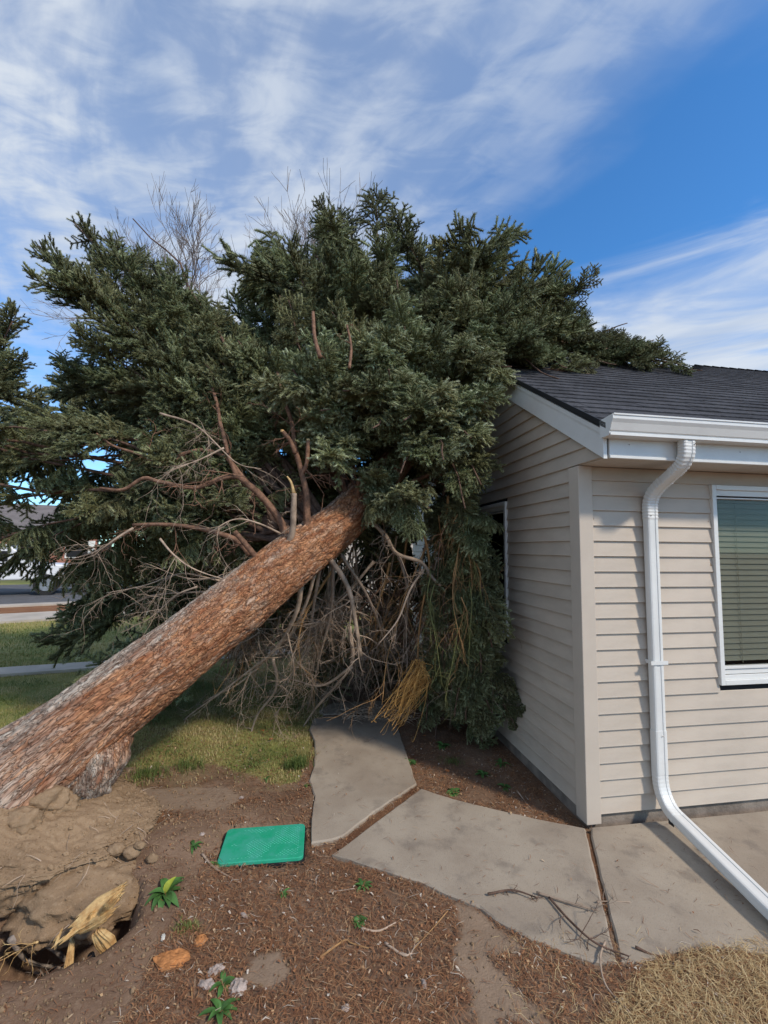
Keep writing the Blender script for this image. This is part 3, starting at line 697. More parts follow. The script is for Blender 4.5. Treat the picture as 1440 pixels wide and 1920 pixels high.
def make_spray(seed, L=.8, droop=.25, density=620, nl=.030, nw=.0042, up=.25, thin=1.0, brush=.0):
    rs = np.random.RandomState(seed); segs = []   # (p0, p1, clad, tintbase)
    def stem(t): return np.array([L*t, .03*math.sin(t*3+seed)*L, -.10*L*t*t*(1 if droop > .1 else -.8)])
    ts = np.linspace(0, 1, 9)
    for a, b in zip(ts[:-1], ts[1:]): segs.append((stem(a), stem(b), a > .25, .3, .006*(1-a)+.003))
    nb = int(11*thin)
    for i in range(nb*2):
        t = .10 + .87*(i//2)/nb + rs.uniform(-.02, .02); side = 1 if i % 2 else -1
        roll = rs.uniform(-.5, .6) + brush*rs.uniform(-1.2, 1.2)
        ln = (.36*(1-t)**.75 + .09)*rs.uniform(.7, 1.15)*L/.8; ang = rs.uniform(.75, 1.1)
        d = np.array([math.cos(ang), side*math.sin(ang)*math.cos(roll), math.sin(ang)*math.sin(roll)+up*rs.uniform(0, .6)]); d /= np.linalg.norm(d)
        p = stem(t); m = max(2, int(ln/.072)); pts = [p]
        for j in range(m):
            d = d + np.array([.02, 0, -droop*ln*.9*(j+1)/m]) + rs.normal(0, .05, 3); d /= np.linalg.norm(d)
            pts.append(pts[-1] + d*ln/m)
        for j in range(m):
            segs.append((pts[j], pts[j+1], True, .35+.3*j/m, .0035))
            if rs.rand() < .93*1:
                for sd_ in (1, -1):
                    if rs.rand() < .2: continue
                    perp = np.cross(d, [0, 0, 1.]); perp /= np.linalg.norm(perp)+1e-6
                    dd = d*.75 + perp*sd_*.75 + np.array([0, 0, rs.uniform(-.25, .35)]) - np.array([0, 0, droop*.3]); dd /= np.linalg.norm(dd)
                    l2 = rs.uniform(.075, .135)*(1.25-.4*j/m); q0 = pts[j]*.4+pts[j+1]*.6
                    q1 = q0+dd*l2*.5; q2 = q1 + (dd+np.array([0, 0, -.25*droop]))*l2*.5
                    tb = .38 + .62*rs.rand()**1.4
                    segs.append((q0, q1, True, tb-.12, .003)); segs.append((q1, q2, True, tb+.1, .003))
    segs = [(a_, b_, c_, t_, max(r_, .0095) if c_ else r_) for a_, b_, c_, t_, r_ in segs]
    P0 = np.array([s[0] for s in segs]); P1 = np.array([s[1] for s in segs]); clad = np.array([s[2] for s in segs]); tb = np.array([s[3] for s in segs]); rr = np.array([s[4] for s in segs])
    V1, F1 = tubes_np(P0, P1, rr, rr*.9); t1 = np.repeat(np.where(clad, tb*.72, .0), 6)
    Ls = np.linalg.norm(P1-P0, axis=1)*clad; cntn = rs.poisson(Ls*density); si = np.repeat(np.arange(len(segs)), cntn); N = len(si)
    u = rs.rand(N, 1); base = P0[si]*(1-u)+P1[si]*u; d = (P1-P0)[si]; d /= np.linalg.norm(d, axis=1, keepdims=True)+1e-9
    rv = rs.normal(0, 1, (N, 3)); rv -= d*(rv*d).sum(1, keepdims=True); rv /= np.linalg.norm(rv, axis=1, keepdims=True)
    rv[:, 2] += .25; nd_ = rv*.86 + d*.55; nd_ /= np.linalg.norm(nd_, axis=1, keepdims=True)
    wv = np.cross(nd_, rs.normal(0, 1, (N, 3))); wv /= np.linalg.norm(wv, axis=1, keepdims=True)
    ln = nl*rs.uniform(.7, 1.15, (N, 1))
    Vn = np.stack([base-wv*nw/2, base+wv*nw/2, base+nd_*ln*.6+wv*nw*.35, base+nd_*ln], 1).reshape(-1, 3)
    o = np.arange(N)[:, None]*4; Fn = np.concatenate([o+np.array([[0, 1, 2]]), o+np.array([[0, 2, 3]])], 0)
    tn = np.clip(tb[si]+rs.normal(0, .07, N), .12, 1); tn = np.stack([tn*.42, tn*.42, tn*.95, np.minimum(1, tn*1.2)], 1).ravel()  # needle bases darkened: shade of the inner gaps put into the tint
    return np.concatenate([V1, Vn]), np.concatenate([F1, Fn+len(V1)]), np.concatenate([t1, tn])
SPR = {'fan': [], 'droop': [], 'brush': [], 'bare': [], 'pale': []}
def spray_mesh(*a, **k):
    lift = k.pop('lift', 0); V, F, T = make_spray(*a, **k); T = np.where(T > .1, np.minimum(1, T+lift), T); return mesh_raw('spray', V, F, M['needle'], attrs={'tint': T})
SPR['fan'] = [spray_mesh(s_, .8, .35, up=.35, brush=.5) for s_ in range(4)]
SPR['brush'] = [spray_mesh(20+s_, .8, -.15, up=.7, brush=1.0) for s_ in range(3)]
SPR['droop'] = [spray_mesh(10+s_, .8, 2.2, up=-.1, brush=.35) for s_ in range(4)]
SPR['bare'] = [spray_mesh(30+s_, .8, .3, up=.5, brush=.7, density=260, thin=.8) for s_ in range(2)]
SPR['pale'] = [spray_mesh(50+s_, .8, .45, up=.5, brush=.7, lift=.17) for s_ in range(3)]  # pale new growth, tint lifted further to put front sunlight into the colour
EXTRA = []
def place_matrix(p, d, up, s):
    X = Vector(d).normalized(); U = Vector(up); Z = (U - X*U.dot(X))
    Z = Z.normalized() if Z.length > 1e-3 else Vector((0, 1, 0)); Y = Z.cross(X)
    return Matrix(((X.x*s, Y.x*s, Z.x*s, p.x), (X.y*s, Y.y*s, Z.y*s, p.y), (X.z*s, Y.z*s, Z.z*s, p.z), (0, 0, 0, 1)))
NSPR = [0]
OPEN_SKY = [[(-900, -900), (-900, 570), (0, 580), (58, 588), (45, 640), (25, 665), (60, 715), (100, 745), (112, 715), (85, 668), (120, 655), (150, 660), (175, 690), (205, 700), (150, 640), (105, 585), (90, 520), (48, 472), (75, 430), (140, 405), (190, 420), (250, 400), (290, 430), (310, 500), (345, 545), (400, 562), (440, 565), (470, 535), (480, 480), (530, 445), (550, 375), (600, 368), (640, 393), (700, 378), (800, 418), (860, 458), (930, 462), (980, 518), (1030, 535), (1105, 533), (1120, 560), (1095, 600), (1112, 640), (1130, 622), (1200, 635), (1290, 685), (1310, 700), (1600, 600), (1600, -900)],
            [(40, 905), (98, 905), (98, 985), (40, 985)], [(198, 828), (235, 828), (235, 872), (198, 872)], [(-50, 1125), (60, 1125), (150, 1180), (140, 1300), (-50, 1300)]]
def image_xy(P):
    x, y, z = P.x, P.y, P.z-HC; c_, s_ = math.cos(PITCH), math.sin(PITCH); d_ = y*c_+z*s_
    if d_ < .1: return (9999, 9999)
    a_, b_ = x*FPX/d_, (z*c_-y*s_)*FPX/d_; cr_, sr_ = math.cos(ROLL), math.sin(ROLL)
    return (720+a_*cr_-b_*sr_, 960-(a_*sr_+b_*cr_))
def clear_of_sky(p, d, s):
    d = Vector(d).normalized()
    m_ = .62 if rnd.random() < .3 else 1
    for f in (.35*m_, .6*m_, .86*m_):
        if point_in(*image_xy(p + d*s*.8*f), OPEN_SKY): return False
    return True
def put_spray(kind, p, d, up, s, parent, extra=False):
    tip = p + Vector(d).normalized()*.7*s
    if in_house(tip, .0) or in_house(p+Vector(d).normalized()*.35*s, 0) or tip.z < .06: return False
    if not clear_of_sky(p, d, s*1.05):
        if extra: return False
        s *= .6
        if not clear_of_sky(p, d, s): return False
    if NSPR[0] >= 298 or extra:
        put_low(p, d, up, s, kind); return True
    o = bpy.data.objects.new('spray', rnd.choice(SPR[kind])); COL.objects.link(o); o.parent = parent
    o.matrix_local = place_matrix(p-TL-Vector(parent.location), d, up, s); NSPR[0] += 1; return True
def put_low(p, d, up, s, kind=None):
    EXTRA.append((place_matrix(p-TL, d, up, s), kind or rnd.choice(('fan', 'droop', 'fan', 'brush'))))
def wiggle(P, amp, seed, n=8):
    P = smooth_path(P, n); out = []
    for i, p in enumerate(P):
        k = i/len(P); out.append(p + Vector((noise.noise(p*2.1+Vector((seed, 0, 0))), noise.noise(p*2.1+Vector((0, seed, 3))), noise.noise(p*2.1+Vector((7, 3, seed)))))*amp*min(1, k*4))
    return out
def bare(P, r0, r1, twigs=6, tl_=.35, m='limb', amp=.03, name='bare_branch', sides=8, grav=-.25, stub=False, seed=None, level=2, parent=tree, k0=.2):
    rs = random.Random(seed if seed is not None else len(bpy.data.objects)); mb = MB()
    Q = wiggle(P, amp, rs.uniform(0, 50), 7); n = len(Q)
    rr = [r0+(r1-r0)*(i/(n-1))**.8 for i in range(n)]; rr = [r*(1+.12*noise.noise(Vector((i*.8, r0*99, 0)))) for i, r in enumerate(rr)]
    off = TL if parent is tree else Vector((0, 0, 0))
    mb.tube([q-off for q in Q], rr, sides)
    def tw(p, d, L, r, lv):
        pts = [p]; k = 5
        for j in range(k):
            d = (d + Vector((rs.gauss(0, .22), rs.gauss(0, .22), rs.gauss(0, .18)+grav*.25))).normalized(); pts.append(pts[-1]+d*L/k)
            if lv > 0 and rs.random() < .62:
                dd = (d + Vector((rs.gauss(0, .7), rs.gauss(0, .7), rs.gauss(0, .6)))).normalized(); tw(pts[-1], dd, L*rs.uniform(.3, .6), r*.6, lv-1)
        mb.tube([q-off for q in pts], [r, r*.35], 4 if r > .003 else 3, False)
    for i in range(twigs):
        k = int((k0+(1-k0)*rs.random())*(n-1)); t = (Q[min(n-1, k+1)]-Q[max(0, k-1)]).normalized()
        d = (t*.5 + Vector((rs.gauss(0, .7), rs.gauss(0, .5), rs.gauss(0, .6)+grav))).normalized()
        tw(Q[k], d, tl_*rs.uniform(.4, 1.2), max(.0025, rr[k]*.35), level)
    return mb.build(name, M[m], parent, True)
limb_id = [0]
def limb(start, tip, r0=.035, r1=.006, arch=.12, kinds=('fan',), ns=4, f0=.42, s=1.0, spread=.55, upv=(0, 0, 1), ex=8, via=None):
    limb_id[0] += 1; sd_ = limb_id[0]*1.7
    a, b = Vector(start), Vector(tip); m = a.lerp(b, .5)+Vector((0, 0, arch*(b-a).length))
    P = wiggle([a, a.lerp(b, .25)*.6+a.lerp(m, .5)*.4, m, b], .10, sd_, 6)
    if via is not None: P = wiggle([a, Vector(via), a.lerp(b, .0)*.0+Vector(via).lerp(b, .55)+Vector((0, 0, arch*.3)), b], .08, sd_, 6)
    V, F = tube_vf([p-TL for p in P], [r0, r1], 7)
    o = mob('limb', V, F, M['innerlimb'], tree, True)
    n = len(P); L = (b-a).length
    for i in range(ns):
        f = f0 + (1-f0)*(i/(max(1, ns-1))) if ns > 1 else .9
        last = i == ns-1
        f = min(f, 1-.30*s/max(L, .6)) if last else f
        k = min(n-2, int(f*(n-1))); t = (P[k+1]-P[k]).normalized()
        if not last:
            sgn = 1 if i % 2 else -1
            side = t.cross(Vector((0, 0, 1))); side = side.normalized() if side.length > .05 else Vector((1, 0, 0))
            t = (t + side*sgn*spread*rnd.uniform(.6, 1.3) + Vector((0, 0, rnd.uniform(-.25, .35)))).normalized()
        up = Vector(upv) + Vector((rnd.uniform(-.45, .45), rnd.uniform(-.45, .45), 0))
        put_spray(rnd.choice(kinds), P[k], t, up, s*rnd.uniform(.6, .85), o)
    for i in range(ex):
        k = min(n-2, int((f0*.8+(1-f0*.8)*rnd.random()*.85)*(n-1))); t = (P[k+1]-P[k]).normalized()
        t = (t*.8 + Vector((rnd.gauss(0, .6), rnd.gauss(0, .6), rnd.gauss(0, .45)-.05))).normalized()
        put_spray(rnd.choice(kinds), P[k], t, Vector((rnd.uniform(-.5, .5), rnd.uniform(-.6, .3), 1)), s*rnd.uniform(.45, .75), o, True)
    return o
S = dict(a=D(532, 1003, 3.70), b=D(590, 975, 3.85), c=D(660, 945, 4.0), d=Vector((.28, 4.42, 2.82)), e=Vector((.68, 4.85, 3.62)), g=Vector((1.02, 5.15, 4.16)), h=Vector((1.7, 5.32, 4.30)))
FB = ('fan', 'brush', 'brush'); FD = ('fan', 'droop'); FF = ('fan', 'fan', 'brush')
# (start, px, py, Y, kinds, sprays, scale, arch)
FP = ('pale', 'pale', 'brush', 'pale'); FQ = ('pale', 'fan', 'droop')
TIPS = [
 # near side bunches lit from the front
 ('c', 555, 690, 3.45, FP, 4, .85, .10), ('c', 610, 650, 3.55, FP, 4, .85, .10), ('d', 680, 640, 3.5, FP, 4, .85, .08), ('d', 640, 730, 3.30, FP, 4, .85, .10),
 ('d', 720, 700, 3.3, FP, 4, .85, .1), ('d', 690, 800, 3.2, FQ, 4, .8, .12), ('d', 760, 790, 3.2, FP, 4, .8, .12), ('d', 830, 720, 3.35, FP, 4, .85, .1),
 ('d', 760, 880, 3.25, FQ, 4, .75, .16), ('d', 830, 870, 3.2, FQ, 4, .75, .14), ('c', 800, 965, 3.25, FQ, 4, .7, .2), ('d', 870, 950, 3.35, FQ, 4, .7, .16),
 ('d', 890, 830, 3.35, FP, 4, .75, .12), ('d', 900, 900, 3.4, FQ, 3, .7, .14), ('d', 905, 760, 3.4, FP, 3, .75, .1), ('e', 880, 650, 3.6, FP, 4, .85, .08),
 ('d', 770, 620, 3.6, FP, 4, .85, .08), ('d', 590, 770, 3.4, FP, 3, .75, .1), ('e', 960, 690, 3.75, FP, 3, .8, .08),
 # dome, upper outline
 ('d', 585, 380, 4.7, FB, 4, .85, .03), ('d', 640, 392, 4.8, FB, 3, .9, .04), ('d', 700, 380, 4.7, FB, 4, .9, .04), ('e', 765, 425, 4.7, FB, 3, .9, .04),
 ('e', 850, 490, 4.6, FB, 4, .9, .04), ('e', 925, 515, 4.6, FB, 4, .9, .04), ('e', 985, 575, 4.5, FB, 3, .9, .05), ('e', 1030, 610, 4.5, FF, 3, .85, .05),
 ('g', 1112, 540, 5.0, FB, 3, .8, .04), ('g', 1065, 530, 5.0, FB, 3, .8, .04), ('g', 1095, 630, 4.9, FF, 3, .8, .03), ('e', 1070, 690, 4.45, FF, 3, .8, .06), ('e', 1100, 700, 4.5, FF, 2, .7, .05),
 ('c', 548, 470, 4.5, FB, 3, .9, .04), ('c', 520, 560, 4.4, FB, 4, .7, .03), ('c', 450, 640, 4.2, FB, 4, .7, .02), ('c', 390, 665, 4.1, FB, 3, .7, .02),
 # dome, front face
 ('d', 590, 480, 4.3, FB, 4, .9, .06), ('d', 660, 500, 4.2, FB, 4, .9, .06), ('d', 740, 520, 4.1, FB, 4, .9, .06), ('e', 820, 570, 4.1, FB, 4, .9, .06), ('e', 890, 610, 4.1, FB, 4, .9, .06),
 ('c', 540, 570, 4.0, FB, 3, .9, .06), ('d', 620, 590, 4.0, FB, 3, .9, .06), ('c', 440, 650, 3.9, FB, 4, .85, .08), ('c', 380, 680, 3.9, FB, 4, .85, .08),
 ('e', 950, 610, 3.95, FF, 3, .85, .06), ('e', 1000, 650, 4.0, FF, 3, .8, .06),
 # upper-left arm
 ('b', 62, 462, 4.3, FB, 4, .95, .05), ('b', 140, 415, 4.5, FB, 4, .9, .05), ('b', 255, 408, 4.7, FB, 4, .9, .05), ('b', 262, 520, 4.6, FB, 3, .8, .03), ('b', 90, 500, 4.4, FB, 4, .85, .04), ('b', 200, 440, 4.6, FB, 4, .85, .04), ('b', 170, 500, 4.4, FB, 4, .85, .04), ('b', 100, 540, 4.3, FB, 3, .9, .05),
 ('b', 150, 640, 4.2, FB, 3, .9, .05), ('b', 200, 560, 4.2, FB, 3, .9, .05), ('b', 300, 600, 4.2, FB, 3, .9, .06),
 # left middle and the boughs running out of the frame
 ('a', 95, 668, 4.6, FB, 3, .85, .06), ('a', 160, 700, 4.4, FF, 3, .85, .08), ('a', 60, 770, 4.0, FF, 4, .85, .05),
 ('a', -70, 800, 3.7, FF, 3, .9, .1), ('a', 30, 850, 4.0, FD, 3, .9, .1), ('a', 120, 800, 4.1, FD, 4, .85, .1), ('a', 250, 740, 4.3, FF, 3, .85, .08), ('a', 330, 760, 4.2, FD, 3, .8, .08),
 # lower left, drooping
 ('a', 0, 960, 4.2, FD, 4, .85, .12), ('a', -10, 1010, 4.0, FD, 3, .8, .12), ('a', 35, 1035, 4.3, FD, 3, .75, .12), ('a', 50, 1030, 4.6, FD, 4, .8, .16), ('a', 130, 960, 4.4, FD, 3, .85, .14), ('a', 130, 1110, 5.2, FD, 4, .8, .16), ('a', 200, 1040, 4.6, FD, 4, .8, .16),
 ('a', 180, 1190, 5.6, ('droop',), 3, .85, .2), ('a', 260, 1120, 5.2, FD, 3, .85, .16), ('a', 330, 1040, 4.9, FD, 3, .8, .14), ('a', 400, 990, 4.9, FD, 3, .8, .1),
]
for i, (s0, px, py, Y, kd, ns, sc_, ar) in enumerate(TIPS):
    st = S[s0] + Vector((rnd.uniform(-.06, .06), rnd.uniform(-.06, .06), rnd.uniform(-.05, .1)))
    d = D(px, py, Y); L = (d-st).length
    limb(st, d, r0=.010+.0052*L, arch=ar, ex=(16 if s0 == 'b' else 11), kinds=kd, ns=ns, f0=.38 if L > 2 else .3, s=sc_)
for (px, py, Y) in ((28, 592, 3.6), (-30, 610, 3.6), (10, 690, 3.6), (-60, 740, 3.7)):
    limb(S['a']+Vector((0, .25, .1+.06*(py % 7))), D(px, py, Y), r0=.015, kinds=FB, ns=4, f0=.35, s=.85, via=D(-110+px*.5, 800+(py % 5)*45, 3.9), ex=14)
# curtain hanging beside the house wall
for (px, py, Y, sx, sy, sY) in [(855, 1335, 3.95, 850, 960, 4.0), (895, 1250, 3.75, 880, 980, 3.9), (905, 1140, 3.7, 880, 930, 3.8), (835, 1160, 3.9, 840, 900, 4.0), (800, 1350, 4.3, 815, 1050, 4.4), (880, 1350, 3.9, 885, 1130, 3.85), (935, 1350, 3.95, 885, 1200, 3.95), (825, 1260, 4.1, 840, 1030, 4.2), (925, 1215, 3.7, 890, 1060, 3.75), (865, 1070, 3.75, 860, 880, 3.85), (975, 1375, 4.0, 900, 1240, 3.95), (895, 1395, 4.1, 870, 1230, 4.1), (820, 1390, 4.3, 835, 1200, 4.3)]:
    limb(D(sx, sy, sY), D(px, py, Y), r0=.014, arch=.02, kinds=('droop', 'droop', 'fan'), ns=4, f0=.15, s=.60, ex=6, spread=.45, upv=(-.3, -1, .2))
hr = random.Random(77)
for i in range(26):
    a = D(hr.uniform(800, 900), hr.uniform(950, 1180), hr.uniform(3.62, 3.85)); q = a + Vector((hr.uniform(-.15, .12), hr.uniform(-.05, .15), -hr.uniform(.3, .8)))
    if q.z < .05: q.z = .05
    if not in_house(q, .0): bare([a, a.lerp(q, .4)+Vector((hr.uniform(-.08, .08), -.04, 0)), q], .005, .002, 7, .22, m=hr.choice(('ochretwig', 'greentwig', 'limb', 'greentwig')), amp=.05, seed=900+i, grav=-.7, level=1)
# top of the tree lying over the ridge
for (x0, y0, x1, y1, z1) in [(1.0, 2.15, 1.7, 1.75, .10), (1.5, 2.25, 2.2, 1.75, .08), (1.9, 2.3, 2.95, 1.9, .08), (2.0, 2.35, 2.6, 1.7, .07), (1.2, 2.4, 1.5, 2.5, .42), (1.7, 2.45, 2.1, 2.6, .38), (2.1, 2.4, 2.75, 2.4, .22), (.6, 2.1, 1.0, 1.35, .10), (.3, 1.9, .55, 1.0, .08), (.0, 1.6, .35, .80, .07), (1.6, 2.4, 1.85, 2.3, .45), (1.3, 2.3, 1.75, 2.3, .55), (1.6, 2.3, 2.25, 2.3, .52), (1.9, 2.3, 2.6, 2.25, .40), (1.4, 2.2, 2.4, 2.0, .25), (1.2, 2.3, 1.25, 2.2, .40)]:
    a = H(x0, y0, roofz(y0)+.12); b = H(x1, y1, roofz(y1)+z1)
    limb(a, b, r0=.018, arch=.06, kinds=('fan', 'fan', 'brush'), ns=3, f0=.1, s=.62, spread=.6, ex=10)
# back of the crown, seen only through the gaps: one mass
br = random.Random(5)
for i in range(520):
    px = br.uniform(-80, 960); py = br.uniform(520, 1290); Y = br.uniform(4.7, 6.2)
    if px < 380 and py < 760 and not (140 < px): continue
    if py < 560 and px < 520: continue
    if px < 200 and py > 1010: continue
    if px < 380 and py < 700: continue
    if 190 < px < 240 and 820 < py < 870: continue
    if px < 60 and py < 800: continue
    if 0 < px < 110 and 880 < py < 1090 and br.random() < .75: continue
    if 560 < px < 830 and py > 980: Y = br.uniform(5.3, 6.6)
    p = D(px, py, Y)
    if in_house(p, .3): continue
    d = Vector((p.x-.2, p.y-5.2, p.z-2.4)); d = d.normalized() + Vector((br.uniform(-.5, .5), br.uniform(-.5, .5), br.uniform(-.9, .2)))
    tip = p+d.normalized()*.75
    if in_house(tip, .1) or tip.z < .05: continue
    if clear_of_sky(p, d, 1.2): put_low(p, d, (br.uniform(-.4, .4), -.5, 1), br.uniform(.9, 1.3))
def instanced(name, items, parent):
    protos = {}
    for o in tree.children_recursive:
        if o.name.startswith('spray') and o.data.name not in protos: protos[o.data.name] = o
    order = sorted(protos); kinds = {k: [order.index(m.name) for m in v if m.name in order] for k, v in SPR.items()}
    loc, rot, scl, idx = [], [], [], []
    for Mx, k in items:
        c = kinds.get(k) or kinds['fan']
        l_, q, sc__ = Mx.decompose(); e = q.to_euler(); loc.append(tuple(l_)); rot.append(tuple(e)); scl.append(sc__[0]); idx.append(rnd.choice(c))
    me = bpy.data.meshes.new(name); me.from_pydata(loc, [], [])
    a_ = me.attributes.new('rot', 'FLOAT_VECTOR', 'POINT'); a_.data.foreach_set('vector', np.array(rot).ravel())
    a_ = me.attributes.new('scl', 'FLOAT', 'POINT'); a_.data.foreach_set('value', scl)
    a_ = me.attributes.new('idx', 'INT', 'POINT'); a_.data.foreach_set('value', idx)
    o = link(bpy.data.objects.new(name, me), parent); o['kind'] = 'stuff'
    ng = bpy.data.node_groups.new(name, 'GeometryNodeTree'); ng.interface.new_socket('Geometry', in_out='INPUT', socket_type='NodeSocketGeometry'); ng.interface.new_socket('Geometry', in_out='OUTPUT', socket_type='NodeSocketGeometry')
    N_ = ng.nodes; gi = N_.new('NodeGroupInput'); go = N_.new('NodeGroupOutput'); ip = N_.new('GeometryNodeInstanceOnPoints'); g2i = N_.new('GeometryNodeGeometryToInstance')
    for k in reversed(order):
        oi = N_.new('GeometryNodeObjectInfo'); oi.transform_space = 'ORIGINAL'; oi.inputs['Object'].default_value = protos[k]; oi.inputs['As Instance'].default_value = True
        ng.links.new(oi.outputs['Geometry'], g2i.inputs[0])
    ip.inputs['Pick Instance'].default_value = True
    for nm, ty, sk in (('rot', 'FLOAT_VECTOR', 'Rotation'), ('scl', 'FLOAT', 'Scale'), ('idx', 'INT', 'Instance Index')):
        na = N_.new('GeometryNodeInputNamedAttribute'); na.data_type = ty; na.inputs['Name'].default_value = nm; ng.links.new(na.outputs['Attribute'], ip.inputs[sk])
    jn = N_.new('GeometryNodeJoinGeometry')
    for lk in list(ng.links):
        if lk.to_node == g2i: ng.links.remove(lk)
    for x in [x for x in N_ if x.bl_idname == 'GeometryNodeObjectInfo'][::1]: ng.links.new(x.outputs['Geometry'], jn.inputs[0])
    N_.remove(g2i)
    ng.links.new(jn.outputs[0], ip.inputs['Instance']); ng.links.new(gi.outputs[0], ip.inputs['Points']); ng.links.new(ip.outputs[0], go.inputs[0])
    md = o.modifiers.new('instances', 'NODES'); md.node_group = ng
    return o
for i in range(60):
    p = D(br.uniform(560, 900), br.uniform(780, 960), br.uniform(4.6, 5.6)); put_low(p, Vector((br.uniform(-1, 1), br.uniform(-.6, .3), br.uniform(-.7, .7))), (br.uniform(-.4, .4), -.5, 1), br.uniform(.8, 1.2)) if not in_house(p, .25) else None
bpy.context.view_layer.update()
instanced('inner_foliage', EXTRA, tree)

# --- bare limbs that show, each with its own twigs
def DP(L): return [D(*p) for p in L]
bare(DP([(535, 1010, 3.62), (525, 976, 3.6), (494, 936, 3.55), (462, 907, 3.5), (444, 895, 3.48), (416, 897, 3.45), (366, 914, 3.4), (300, 904, 3.35), (269, 897, 3.35), (231, 918, 3.35), (188, 916, 3.35)]), .034, .010, 9, .30, amp=.012)
bare(DP([(446, 897, 3.48), (431, 861, 3.5), (422, 826, 3.52), (412, 792, 3.55), (406, 757, 3.6), (397, 726, 3.65)]), .020, .012, 6, .3, amp=.01)
bare(DP([(462, 905, 3.52), (425, 860, 3.6), (383, 845, 3.6), (344, 851, 3.6), (300, 867, 3.6), (259, 851, 3.6), (212, 836, 3.65), (181, 814, 3.7)]), .020, .008, 8, .3, amp=.012)
bare(DP([(528, 1042, 3.52), (547, 1001, 3.48), (550, 957, 3.46), (551, 925, 3.45)]), .027, .021, 2, .15, m='deadtwig', amp=.006)
bare(DP([(551, 925, 3.45), (546, 905, 3.45), (538, 893, 3.45)]), .015, .006, 0, m='wood', amp=.002, name='broken_tip')
bare(DP([(576, 990, 3.62), (575, 955, 3.6), (573, 923, 3.6), (562, 876, 3.6), (552, 840, 3.62), (547, 792, 3.65), (533, 748, 3.7), (520, 700, 3.8)]), .032, .013, 7, .3, amp=.01)
bare(DP([(566, 890, 3.6), (575, 868, 3.58), (578, 826, 3.58)]), .017, .016, 1, .1, amp=.002)
bare(DP([(554, 850, 3.6), (543, 825, 3.58), (530, 809, 3.56)]), .019, .016, 3, .25, amp=.002)
for (px, py, Y) in ((578, 825, 3.58), (529, 808, 3.56)):
    bare([D(px, py+2, Y), D(px, py-2, Y)], .016, .015, 0, m='wood', amp=0, name='cut_end')
bare(DP([(480, 1045, 3.45), (462, 1022, 3.4), (440, 997, 3.38)]), .024, .020, 1, .2, amp=.004)
bare(DP([(470, 1040, 3.5), (440, 1012, 3.5), (381, 992, 3.48), (319, 984, 3.45), (250, 985, 3.45)]), .026, .012, 6, .3, amp=.01)
bare(DP([(600, 670, 3.25), (590, 630, 3.3), (587, 585, 3.35)]), .016, .013, 1, .12, amp=.004)
bare(DP([(655, 690, 3.3), (658, 650, 3.35), (650, 610, 3.4)]), .012, .008, 2, .15, amp=.004)
bare(DP([(660, 960, 3.9), (640, 900, 3.95), (615, 850, 4.0), (600, 800, 4.1)]), .026, .014, 7, .35, amp=.02)
bare(DP([(690, 950, 3.9), (740, 915, 4.0), (800, 890, 4.0), (850, 860, 4.0)]), .03, .012, 8, .3, amp=.02)
bare(DP([(672, 935, 3.85), (672, 900, 3.75)]), .018, .016, 2, .2, amp=.0)
# grey dead twigs over the left boughs
for i, (P) in enumerate([[(420, 840, 3.35), (380, 860, 3.3), (330, 880, 3.25)], [(300, 775, 3.4), (370, 800, 3.4), (440, 870, 3.4), (490, 880, 3.4)], [(250, 990, 3.2), (190, 1030, 3.1), (130, 1050, 3.1)], [(300, 1010, 3.3), (350, 1060, 3.3), (430, 1090, 3.4)],
     [(525, 1000, 3.5), (480, 980, 3.35), (440, 975, 3.3), (395, 1000, 3.2)], [(460, 1075, 3.6), (360, 1085, 3.6), (270, 1055, 3.6)], [(420, 1090, 3.8), (340, 1080, 3.8), (270, 1100, 3.8), (200, 1110, 3.8)], [(400, 1110, 3.9), (310, 1110, 3.9), (230, 1140, 4.0)], [(370, 1100, 3.5), (330, 1120, 3.5), (280, 1160, 3.6)]]):
    bare(DP(P), .009, .003, 10, .34, m='deadtwig', amp=.03, seed=100+i)
# hanging branches under the trunk
bare(DP([(614, 1043, 3.72), (641, 1079, 3.7), (656, 1112, 3.72), (663, 1146, 3.75), (677, 1229, 3.85)]), .022, .017, 10, .32, m='deadtwig', amp=.006, seed=1)
bare(DP([(676, 1222, 3.85), (700, 1236, 3.85), (745, 1247, 3.9)]), .006, .003, 1, .1, m='deadtwig', amp=.006, seed=2)
bare(DP([(670, 975, 3.9), (699, 981, 3.85), (723, 1005, 3.8), (744, 1038, 3.8), (790, 1055, 3.8), (809, 1081, 3.78), (826, 1098, 3.78)]), .024, .012, 9, .32, m='deadtwig', amp=.008, seed=3)
bare(DP([(795, 1068, 3.8), (768, 1108, 3.75), (744, 1163, 3.7), (709, 1208, 3.7)]), .011, .005, 9, .16, m='deadtwig', amp=.01, seed=4)
bare(DP([(565, 1088, 3.75), (555, 1150, 3.85), (515, 1220, 4.1), (450, 1270, 4.4), (345, 1350, 4.75)]), .024, .007, 9, .4, m='deadtwig', amp=.015, seed=5)
bare(DP([(512, 1235, 4.1), (517, 1290, 4.2), (482, 1340, 4.4), (466, 1386, 4.45)]), .015, .008, 4, .25, m='deadtwig', amp=.015, seed=6)
bare(DP([(655, 1175, 3.95), (660, 1240, 4.1), (630, 1285, 4.3), (590, 1330, 4.5), (568, 1364, 4.6)]), .020, .008, 10, .35, m='deadtwig', amp=.01, seed=7)
bare(DP([(660, 1250, 4.1), (600, 1285, 4.3), (540, 1275, 4.5), (470, 1290, 4.7)]), .015, .005, 9, .35, m='deadtwig', amp=.015, seed=8)
bare(DP([(840, 930, 3.85), (842, 1000, 3.8), (895, 1060, 3.7), (900, 1110, 3.7)]), .012, .006, 8, .3, m='ochretwig', amp=.01, seed=9)
